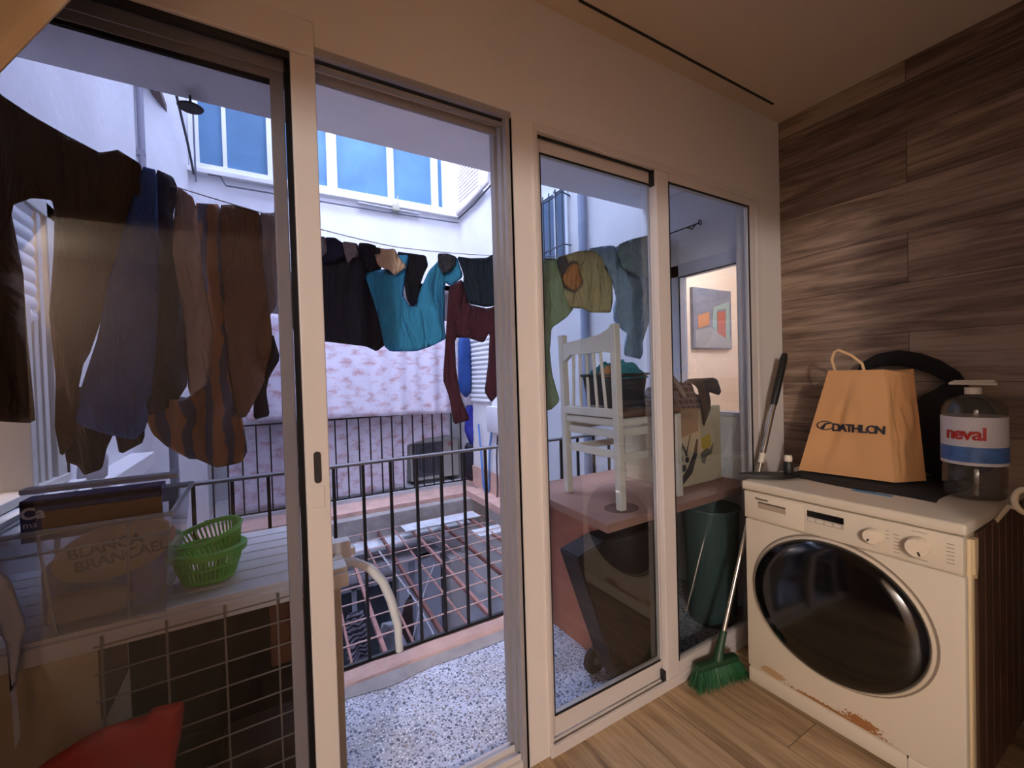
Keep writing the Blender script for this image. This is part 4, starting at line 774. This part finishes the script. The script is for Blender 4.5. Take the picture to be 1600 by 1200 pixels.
# grating
gr = thing('iron_grating', 'rusty pinkish iron grating spanning the patio below the balconies', 'grating', (.8,3.4,-.15))
dx = .0686
def gz(y): return -.125-.0496*(y-2.1)
for i, x in enumerate([-.42,-.26,-.11,.04,.19,.34,.50,.66,.82,.98,1.13,1.29,1.45,1.61,1.77,1.93]):
    big = i % 2 == 0
    r = .016 if big else .008
    y1 = 4.6
    mb = MB()
    if big:
        mb.prism([(0,0),(1,0),(1,1),(0,1)], 0, 1, 'z'); bmesh.ops.transform(mb.bm, matrix=Matrix(((.022,dx*(y1-2.1),0,x),(0,y1-2.1,0,2.1),(0,-.0496*(y1-2.1),.03,gz(2.1)-.03),(0,0,0,1))), verts=mb.bm.verts[:])
        mb.build('main_bar', rustd if i % 4 == 0 else rust, gr)
    else:
        mb.tube([(x,2.1,gz(2.1)),(x+dx*(y1-2.1),y1,gz(y1))], r, 6); mb.build('thin_bar', rust, gr, True)
k = 0
y = 2.2
while y < 4.6:
    mb = MB(); mb.tube([(-.6,y-.03,gz(y)+.012),(2.05,y+.03,gz(y)+.012)], .0045, 6); mb.build('cross_bar', mat('pale_pink_iron', (206,170,160), .7, var=.1), gr, True); y += .25
mb = MB(); mb.box(-.65,2.22,2.062,2.105,-.10,-.035); mb.build('edge_bar', mat('pale_pink_iron', (206,170,160), .7, var=.1), gr)
# lower patio things
lw = thing('lower_window', 'dark window of the lower floor seen through the grating', 'window', (.9,4.98,-1.75))
mb = MB(); mb.box(0.367,1.147,4.500,4.520,-1.638,-0.793); mb.build('dark_glass', mat('dark_window_glass', (18,24,40), .25), lw)
mb = MB(); mb.box(0.330,1.184,4.480,4.520,-0.793,-0.738); mb.box(0.330,0.386,4.480,4.520,-1.684,-0.738); mb.box(0.716,0.762,4.480,4.520,-1.684,-0.766); mb.box(1.138,1.184,4.480,4.520,-1.684,-0.738); mb.build('window_frame', mat('grey_frame', (150,152,162), .5), lw)
mb = MB(); mb.box(0.184,1.469,4.290,4.520,-0.554,-0.499); mb.build('lower_ledge', mat('grey_ledge', (186,184,190), .7), None, False, 'narrow grey ledge above the lower window seen through the grating', 'ledge')
mb = MB(); mb.box(1.66,1.86,4.2,4.50,-2.097,-0.60); mb.build('lower_cupboard', mat('brown_grey_board', (188,180,178), .8, var=.1), None, False, 'brown-grey tall cupboard on the right of the lower patio', 'cupboard')
mb = MB(); mb.box(1.304,1.579,4.290,4.520,-2.280,-0.499); mb.build('lower_column', mat('violet_grey_wall', (160,160,172), .8), None, False, 'pale grey column beside the lower window below the grating', 'column')
run([(.0,3.2,-.8),(2.2,3.3,-.8)], .004, 'clothesline', 'lower clothesline stretched under the grating', 'clothesline', mat('white_cord', (216,216,222), .7))
garment2('striped_blanket', 'dark grey blanket with wavy pale stripes hanging under the grating', 'blanket', [(0.472,-0.368),(0.596,-0.36),(0.62,-0.604),(0.609,-0.791),(0.48,-0.771),(0.464,-0.598)], 3.25, striped('wavy_stripes', (44,42,52), (150,144,158), 9, 'Z', 5), t=.02, fold=.02, step=.03)
garment2('grey_towel', 'light grey towel hanging under the grating', 'towel', [(0.71,-0.519),(0.844,-0.523),(0.868,-0.689),(0.842,-0.877),(0.69,-0.84)], 3.25, mat('grey_towel_cloth', (140,142,152), .9, var=.1), t=.02, fold=.02, freq=70, step=.03)
garment2('dark_brown_coat', 'dark brown coat hanging beside the grey towel under the grating', 'coat', [(0.925,-0.453),(0.989,-0.41),(1.009,-0.737),(1.016,-0.843),(0.934,-0.794),(0.878,-0.643)], 3.35, mat('dark_coat_cloth', (62,44,46), .9), t=.03, fold=.02, step=.03)
run([(.93,4.2,-.34),(1.2,3.9,-.8),(1.35,3.6,-1.2)], .008, 'cord', 'white cord dangling diagonally below the grating', 'cord', MATS['white_cord'])
run([(1.16,3.3,-.20),(1.05,3.3,-.45),(.95,3.3,-.8)], .006, 'cord', 'second white cord hanging straight from the grating middle', 'cord', MATS['white_cord'])

# ================================================================== INDOOR THINGS
# ---- washing machine
WX, WY0, WY1 = 1.69, .392, 1.028
wm = thing('washing_machine', 'white front-loading washing machine with a big black round door', 'washing machine', (2.0,.71,0))
wwh = mat('white_enamel', (204,192,172), .38, patches=[((1.69,.72,.096),(.06,.15,.009),(150,104,62),1.0), ((1.69,.93,.11),(.06,.045,.016),(178,146,108),.9), ((1.69,.64,.112),(.06,.05,.018),(150,100,60),1.2)])
mb = MB(); mb.box(WX+.008,2.30,WY0+.004,WY1-.004,.022,.812,.008); mb.build('cabinet', mat('enamel_side', (196,180,156), .45), wm)
mb = MB(); mb.box(WX,WX+.03,WY0,WY1,.09,.697,.008); mb.build('front_panel', wwh, wm, True)
mb = MB(); mb.box(WX+.002,WX+.03,WY0+.002,WY1-.002,.025,.085,.006); mb.build('kick_plate', wwh, wm, True)
mb = MB(); mb.box(WX+.002,WX+.02,WY0+.13,WY0+.133,.026,.086); mb.build('kick_plate_gap', track, wm)
mb = MB(); mb.box(WX-.012,2.31,WY0-.006,WY1+.006,.815,.85,.009,seg=3); lid = mb.build('lid', wwh, wm, True)
mb = MB(); mb.prism([(1.835,.716),(1.845,.606),(1.868,.606),(1.862,.722)], .850, .8515, 'z'); mb.build('sticker', mat('blue_tape', (62,128,170), .5), lid, label='strip of blue tape')
mb = MB(); mb.box(WX-.006,WX+.03,WY0+.002,WY1-.002,.702,.811,.005); pnl = mb.build('control_panel', wwh, wm, True)
mb = MB(); mb.box(WX-.0085,WX+.0,.805,1.018,.706,.806,.004); dr = mb.build('detergent_drawer', wwh, wm, True)
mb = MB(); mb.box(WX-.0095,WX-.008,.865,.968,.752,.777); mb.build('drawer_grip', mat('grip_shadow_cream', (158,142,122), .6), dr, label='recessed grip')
mb = MB(); mb.box(WX-.0098,WX-.008,.865,.968,.772,.778); mb.build('grip_edge', mat('brown_edge', (92,76,62), .6), dr)
text('Panasonic', .0125, mat('dark_print', (30,26,30), .5), dr, (WX-.0095,.978,.785), (0,-1,0), (0,0,1), bold=.0003, ext=.0004)
mb = MB(); mb.box(WX-.0078,WX-.005,.680,.792,.766,.788); dis = mb.build('display', mat('black_display', (10,8,10), .12), pnl)
mb = MB(); mb.box(WX-.0085,WX-.005,.680,.792,.748,.764,.001); bt = mb.build('button_strip', mat('silver_buttons', (170,160,146), .4), pnl)
for i in range(4):
    mb = MB(); mb.box(WX-.0095,WX-.008,.688+i*.027,.707+i*.027,.7525,.7605); mb.build('button', mat('cream_button', (206,196,180), .4), bt)
for (ky, kz, r) in ((.597,.757,.024),(.487,.757,.030)):
    mb = MB(); mb.lathe([(0,-.03),(r*.86,-.03),(r*.95,-.026),(r,-.002),(r,0),(0,0)], (WX-.006,ky,kz), 'x', 36); kn = mb.build('knob', mat('cream_knob', (218,202,180), .35), pnl, True)
    mb = MB(); mb.box(WX-.0372,WX-.0355,ky-.0022,ky+.0022,kz-r*.75,kz-r*.35,M=None); bmesh.ops.rotate(mb.bm, verts=mb.bm.verts[:], cent=(WX,ky,kz), matrix=Matrix.Rotation(.5 if r < .03 else -.4, 3, 'X')); mb.build('pointer', track, kn)
mb = MB()
for (y0_, z0_, n, w) in ((.548,.775,6,.014),(.428,.785,6,.016)):
    for i in range(n): mb.box(WX-.0068,WX-.005,y0_-w,y0_,z0_-i*.011-.0016,z0_-i*.011)
for i in range(3): mb.box(WX-.0068,WX-.005,.56-.012*0,.568,.78-i*.012,.7815-i*.012)
mb.box(WX-.0068,WX-.005,.47,.505,.798,.7995); mb.box(WX-.0068,WX-.005,.47,.515,.716,.7175)
mb.build('dial_markings', mat('faint_print', (128,112,98), .6), pnl)
DY, DZ = .722, .452
mb = MB(); mb.lathe([(.270,.0),(.270,-.008),(.264,-.014),(.258,-.012),(.258,0)], (WX+.001,DY,DZ), 'x', 72, (1,.92)); dd = mb.build('door', mat('cream_door_ring', (196,182,162), .4), wm, True)
mb = MB(); mb.lathe([(.262,-.006),(.260,-.020),(.248,-.034),(.21,-.046),(.12,-.056),(0,-.060)], (WX,DY,DZ), 'x', 72, (1,.92)); mb.build('door_glass', mat('black_door_glass', (7,6,7), .12, spec=.7), dd, 'full')
mb = MB()
for (a, b) in ((.30,2.6),): pass
mb.lathe([(.270,-.001),(.277,-.001),(.277,.001),(.270,.001),(.270,-.001)], (WX,DY,DZ), 'x', 72, (1,.92)); mb.build('door_groove', mat('warm_grey_groove', (128,114,100), .6), wm, True)
sd = mat('cream_side_steel', (214,192,152), .4)
mb = MB(); mb.box(WX+.028,WX+.062,WY0-.006,WY0+.01,.10,.80,.006); mb.build('side_edge', sd, wm, True)
mb = MB(); mb.prism([(1.722,.80),(1.756,.80),(1.754,.72),(1.742,.685),(1.726,.70)], WY0-.012, WY0, 'y'); mb.build('side_catch', sd, wm)
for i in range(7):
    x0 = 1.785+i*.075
    mb = MB(); mb.box(x0,x0+.068,WY0-.004,WY0+.006,.03,.806,.004); mb.build('side_rib', mat('dark_brown_strip', (84,60,44), .6, var=.15), wm, label='dark brown side strip')  # row of dark brown strips over the cream cabinet side
for (fx, fy) in ((1.75,.45),(1.75,.97),(2.25,.45),(2.25,.97)):
    mb = MB(); mb.lathe([(0,0),(.02,0),(.02,.02),(.012,.024),(0,.024)], (fx,fy,0), 'z', 16); mb.build('foot', track, wm)
# dark mat under things on the washer
mb = MB(); mb.grid(lambda u, v: Vector((1.875+.42*u+.01*math.sin(v*9), .50+.47*v+.01*math.sin(u*7), .852+.004*abs(noise.noise(Vector((u*8,v*8,1)))))), 30, 30, .003)
mb.build('dark_cloth', mat('black_cloth', (20,17,18), .9), None, 'full', 'black cloth spread on the washing machine under the paper bag', 'cloth')
# paper bag
kb = thing('paper_bag', 'brown kraft paper shopping bag with printed name on the washing machine', 'bag', (1.98,.78,.858))
kraft = mat('kraft_paper', (190,140,92), .8, var=.05, vscale=5, bump=.35, bscale=14)
Bt = [(1.985,.965),(2.03,.655),(2.15,.60),(2.20,.90)]; Tp = [(2.05,.875),(2.065,.695),(2.14,.63),(2.17,.84)]
def bagside(i):
    a0, a1 = Vector(Bt[i]+(.862,)), Vector(Bt[(i+1)%4]+(.862,)); b0, b1 = Vector(Tp[i]+(1.285,)), Vector(Tp[(i+1)%4]+(1.285-(.0 if i<1 else .02),))
    nrm = (a1-a0).cross(b0-a0).normalized()
    def f(u, v):
        p = a0.lerp(a1, u).lerp(b0.lerp(b1, u), v); e = math.sin(PI*u)*math.sin(PI*min(1,v*1.0+.02))
        d = .03*noise.noise(Vector((u*2.2+i*5, v*1.8, 1)))+.010*noise.noise(Vector((u*6+i*5, v*5, 3)))+.02*max(0, .55-abs(u-.22-.25*v)*6)*(-1)*(v > .05)
        return p+nrm*(d*e)
    return f
mb = MB()
for i in range(4): mb.grid(bagside(i), 28, 28)
bmesh.ops.remove_doubles(mb.bm, verts=mb.bm.verts[:], dist=.0015)
mb.bm.faces.new([mb.bm.verts.new(Bt[i]+(.862,)) for i in range(4)])
bagw = mb.build('bag_body', kraft, kb, True)
mb = MB(); mb.tube([(2.08,.862,1.28),(2.075,.872,1.33),(2.07,.86,1.362),(2.07,.845,1.37),(2.07,.80,1.345),(2.07,.765,1.31),(2.075,.76,1.28)], .0055, 8); mb.build('handle', mat('twisted_paper', (206,168,124), .8), kb, True)
# printed name on the front face
def bagpt(u, v): return bagside(0)(u, v)
ip = mat('navy_print', (28,28,44), .6)
A_ = bagpt(.30,.42); B_ = bagpt(.93,.42); ux = (B_-A_).normalized(); up_ = (bagpt(.6,.62)-bagpt(.6,.42)).normalized()
letters = 'DATHLON'
N0 = (bagpt(.6,.42)-bagpt(.5,.42)).cross(up_).normalized()
if N0.x > 0: N0 = -N0
wd = (B_-A_).length/len(letters)
for k, L_ in enumerate(letters):
    u = .28+.66*(0,.15,.285,.405,.565,.675,.835)[k]; p = bagpt(u,.42); q = bagpt(u+.08,.42)
    text(L_, .043, ip, kb, p+N0*.006, (q-p), up_, bold=.0012, ext=.0008)
p = bagpt(.155,.465); uu = (bagpt(.28,.465)-p).normalized()
mb = MB()
mb.tube([p+N0*.004+uu*(.027*math.cos(a))+up_*(.017*math.sin(a))+ux*.01 for a in [k*2*PI/24 for k in range(24)]], .0022, 5, True)
mb.tube([p+N0*.004+uu*(-.010)+up_*(-.012)+ux*.01, p+N0*.004+uu*(.0)+up_*(.006)+ux*.01, p+N0*.004+uu*(.018)+up_*(.012)+ux*.01], [.006,.004,.002], 5)
mb.build('printed_emblem', ip, kb, True, label='dark oval emblem')
# black bag behind
mb = MB()
def blob(cx, cy, z, rx, ry, h, seed, amp=.25):
    def f(u, v):
        a = 2*PI*u; b = PI*v; n_ = 1+amp*noise.noise(Vector((math.cos(a)*math.sin(b)*1.6+seed, math.sin(a)*math.sin(b)*1.6, math.cos(b)*1.6)))
        return Vector((cx+rx*math.sin(b)*math.cos(a)*n_, cy+ry*math.sin(b)*math.sin(a)*n_, max(z, z+h*.5*(1-math.cos(b)*n_))))
    return f
mb.grid(blob(2.235,.55,.86,.066,.125,.36,4,.15), 48, 26); bmesh.ops.remove_doubles(mb.bm, verts=mb.bm.verts[:], dist=1e-4)
bp_ = mb.build('black_backpack', mat('black_bag_nylon', (18,15,16), .8), None, 'full', 'black bag slumped behind the paper bag on the washing machine', 'bag')
mb = MB(); mb.tube([(2.25,.84,1.255),(2.25,.82,1.30),(2.25,.77,1.325),(2.25,.71,1.33),(2.25,.65,1.315),(2.25,.60,1.29),(2.25,.55,1.25),(2.25,.52,1.205)], [.015,.022,.028,.032,.032,.030,.026,.016], 12)
mb.build('black_scarf', mat('black_knit', (16,13,14), .95, bump=.6, bscale=90), None, True, 'thick black rolled scarf arching above the paper bag against the wood wall', 'scarf')
# water jug
wj = thing('water_jug', 'large clear plastic water jug with a red and blue label on the washing machine', 'bottle', (2.04,.405,.852))
jug = glass_mat('clear_bottle_plastic', (214,208,200), 1.1, .06, (200,196,190), .05)
JX, JY = 2.06, .455
mb = MB(); mb.lathe([(0,.003),(.06,.0),(.074,.006),(.078,.02),(.074,.03),(.078,.045),(.078,.10),(.075,.105),(.079,.11),(.079,.275),(.080,.28),(.078,.30),(.066,.325),(.035,.34),(.02,.345),(.018,.352)], (JX,JY,.852), 'z', 40, (1.05,.98)); 
mb.build('bottle', jug, wj, 'full')
mb = MB(); mb.lathe([(.079,.115),(.0805,.115),(.0805,.272),(.079,.272)], (JX,JY,.852), 'z', 48, (1.05,.98)); lb2 = mb.build('label_band', mat('jug_label_white', (206,204,208), .5), wj, True)
mb = MB(); mb.lathe([(.0806,.125),(.0812,.125),(.0812,.175),(.0806,.175)], (JX,JY,.852), 'z', 48, (1.05,.98)); mb.build('blue_band', mat('jug_label_blue', (70,110,170), .5, var=.3, vscale=40), lb2, True)
rd = mat('red_print', (178,44,36), .5)
for k, L_ in enumerate('neval'):
    a = PI-.66+.28*k
    c = Vector((JX+.0855*math.cos(a), JY+.080*math.sin(a), .852+.20)); tx = Vector((-math.sin(a)*1.05, math.cos(a)*.98, 0))*(-1)
    tx = Vector((-math.sin(a), math.cos(a), 0))
    text(L_, .057, rd, wj, c, tx, (0,0,1), bold=.0014)
mb = MB(); mb.tube([(JX-.01,JY+.055,1.232),(JX+.02,JY+.05,1.238),(JX+.03,JY-.045,1.238),(JX-.005,JY-.055,1.23)], .0045, 8, True); mb.build('carry_handle', mat('white_handle', (206,196,180), .4), wj, True)
mb = MB(); mb.lathe([(0,0),(.021,0),(.021,.022),(0,.024)], (JX,JY,1.196), 'z', 24); mb.build('cap', MATS['white_handle'], wj, True)
# small tool and bottle on the front corner
mb = MB(); mb.prism([(1.70,1.06),(1.73,1.075),(1.83,1.02),(1.90,.935),(1.885,.905),(1.80,.93),(1.75,.98)], .853, .868, 'z'); bmesh.ops.bevel(mb.bm, geom=mb.bm.edges[:], offset=.004, segments=2, affect='EDGES')
mb.build('dustpan', mat('black_plastic', (22,20,21), .5), None, True, 'small flat black pan lying on the near corner of the washing machine', 'pan')
sb_ = thing('small_bottle', 'small black bottle with a white cap next to the paper bag', 'bottle', (1.865,.945,.868))
mb = MB(); mb.lathe([(0,0),(.017,0),(.019,.008),(.018,.04),(.012,.05),(0,.05)], (1.865,.945,.869), 'z', 24); mb.build('bottle', MATS['black_plastic'], sb_, True)
mb = MB(); mb.lathe([(0,0),(.013,0),(.015,.008),(.013,.024),(0,.026)], (1.865,.945,.918), 'z', 24); mb.build('cap', mat('white_cap_plastic', (212,200,184), .4), sb_, True)
# ring at right edge
mb = MB(); mb.tube([(1.9,.315+.022*math.cos(a),.895+.034*math.sin(a)) for a in [k*2*PI/32 for k in range(32)]], .008, 10, True); mb.tube([(1.91,.315,.86),(1.97,.36,.858),(1.98,.391,.80)], .006, 8)
mb.build('hose_ring', mat('cream_plastic_ring', (206,190,160), .45), None, True, 'cream plastic ring at the right edge beside the washing machine', 'ring')
# broom
br = thing('broom', 'broom with green bristles and steel pole leaning in the corner', 'broom', (1.72,1.12,0))
P0, P1 = Vector((1.655,1.108,.20)), Vector((2.185,1.115,1.37))
def on(t): return P0.lerp(P1, t)
mb = MB(); mb.tube([on(0), on(.5)], .0095, 14); mb.tube([on(.5), on(.8)], .0115, 14); mb.build('pole', mat('steel_pole', (190,182,172), .25, metal=.9), br, True)
mb = MB(); mb.tube([on(.795), on(.83), on(.98), on(1)], [.014,.016,.017,.012], 14); mb.build('grip', mat('black_plastic', (22,20,21), .5), br, True); mb = MB(); mb.tube([on(.48), on(.53)], .014, 14); mb.build('collar', MATS['black_plastic'], br, True)
mb = MB(); mb.tube([on(.575), on(.61)], .0125, 14); mb.build('pole_sticker', mat('pale_sticker', (206,196,182), .5), br, True)
mb = MB(); mb.tube([on(0), on(-.05), Vector((1.605,1.105,.09))], [.013,.016,.02], 12); mb.box(1.515,1.725,1.062,1.098,.07,.10,.01, M=Matrix.Translation((1.60,1.105,0)) @ Matrix.Rotation(-.2,4,'Z') @ Matrix.Translation((-1.62,-1.08,0))); mb.build('broom_head', mat('dark_green_head', (26,60,36), .5), br, True)
mb = MB(); random.seed(5)
Mr = Matrix.Translation((1.60,1.105,0)) @ Matrix.Rotation(-.2,4,'Z')
for i in range(700):
    u = random.uniform(-.105,.105); w = random.uniform(-.018,.018)
    a = Vector((u,w,.078)); b = Vector((u*1.28+random.uniform(-.01,.01), w*2.1+random.uniform(-.012,.004), random.uniform(.002,.02)))
    mb.tube([Mr @ a, Mr @ ((a+b)/2+Vector((0,-.004,.004))), Mr @ b], .0013, 3, cap=False)
o = mb.build('bristles', mat('green_bristle', (26,84,46), .6), br); o['kind'] = 'stuff'

# ================================================================== LIGHT
w = bpy.data.worlds.new('sky'); sc.world = w; w.use_nodes = True
bg = w.node_tree.nodes['Background']; bg.inputs[0].default_value = (.60,.69,1.0,1); bg.inputs[1].default_value = 12.3
def light(kind, name, loc, energy, col, size=.2, rot=None):
    l = bpy.data.lights.new(name, kind); l.energy = energy; l.color = col
    if kind == 'AREA': l.size = size
    else: l.shadow_soft_size = size
    o = bpy.data.objects.new(name, l); C.objects.link(o); o.location = loc
    if rot: o.rotation_euler = rot
    return o
light('POINT', 'hall_lamp', (-1.95,-2.5,2.3), 350, (1.0,.91,.84), .12)
light('POINT', 'neighbour_lamp', (3.3,1.75,2.35), 46, (1.0,.93,.92), .1)
light('POINT', 'neighbour_lamp_left', (-1.25,2.3,2.3), 36, (1.0,.90,.78), .1)

# ================================================================== CAMERA
M = [[0.861504, -0.506912, -0.029173], [-0.034021, -0.000301, -0.999421], [0.50661, 0.861998, -0.017505]]
cam = bpy.data.cameras.new('camera'); cam.sensor_fit = 'HORIZONTAL'; cam.sensor_width = 36; cam.lens = 15.0659; cam.clip_start = .02
co = bpy.data.objects.new('camera', cam); C.objects.link(co)
r, d, f = [Vector(v) for v in M]
mw = Matrix((r, -d, -f)).transposed().to_4x4(); mw.translation = (0,0,1.3); co.matrix_world = mw
sc.camera = co
vs = sc.view_settings; sc.display_settings.display_device = 'sRGB'; vs.view_transform = 'Standard'; vs.look = 'None'; vs.gamma = 1; vs.use_curve_mapping = False; vs.exposure = 0
sc.cycles.max_bounces = 10; sc.cycles.transparent_max_bounces = 16; sc.cycles.diffuse_bounces = 5; sc.cycles.sample_clamp_indirect = 6
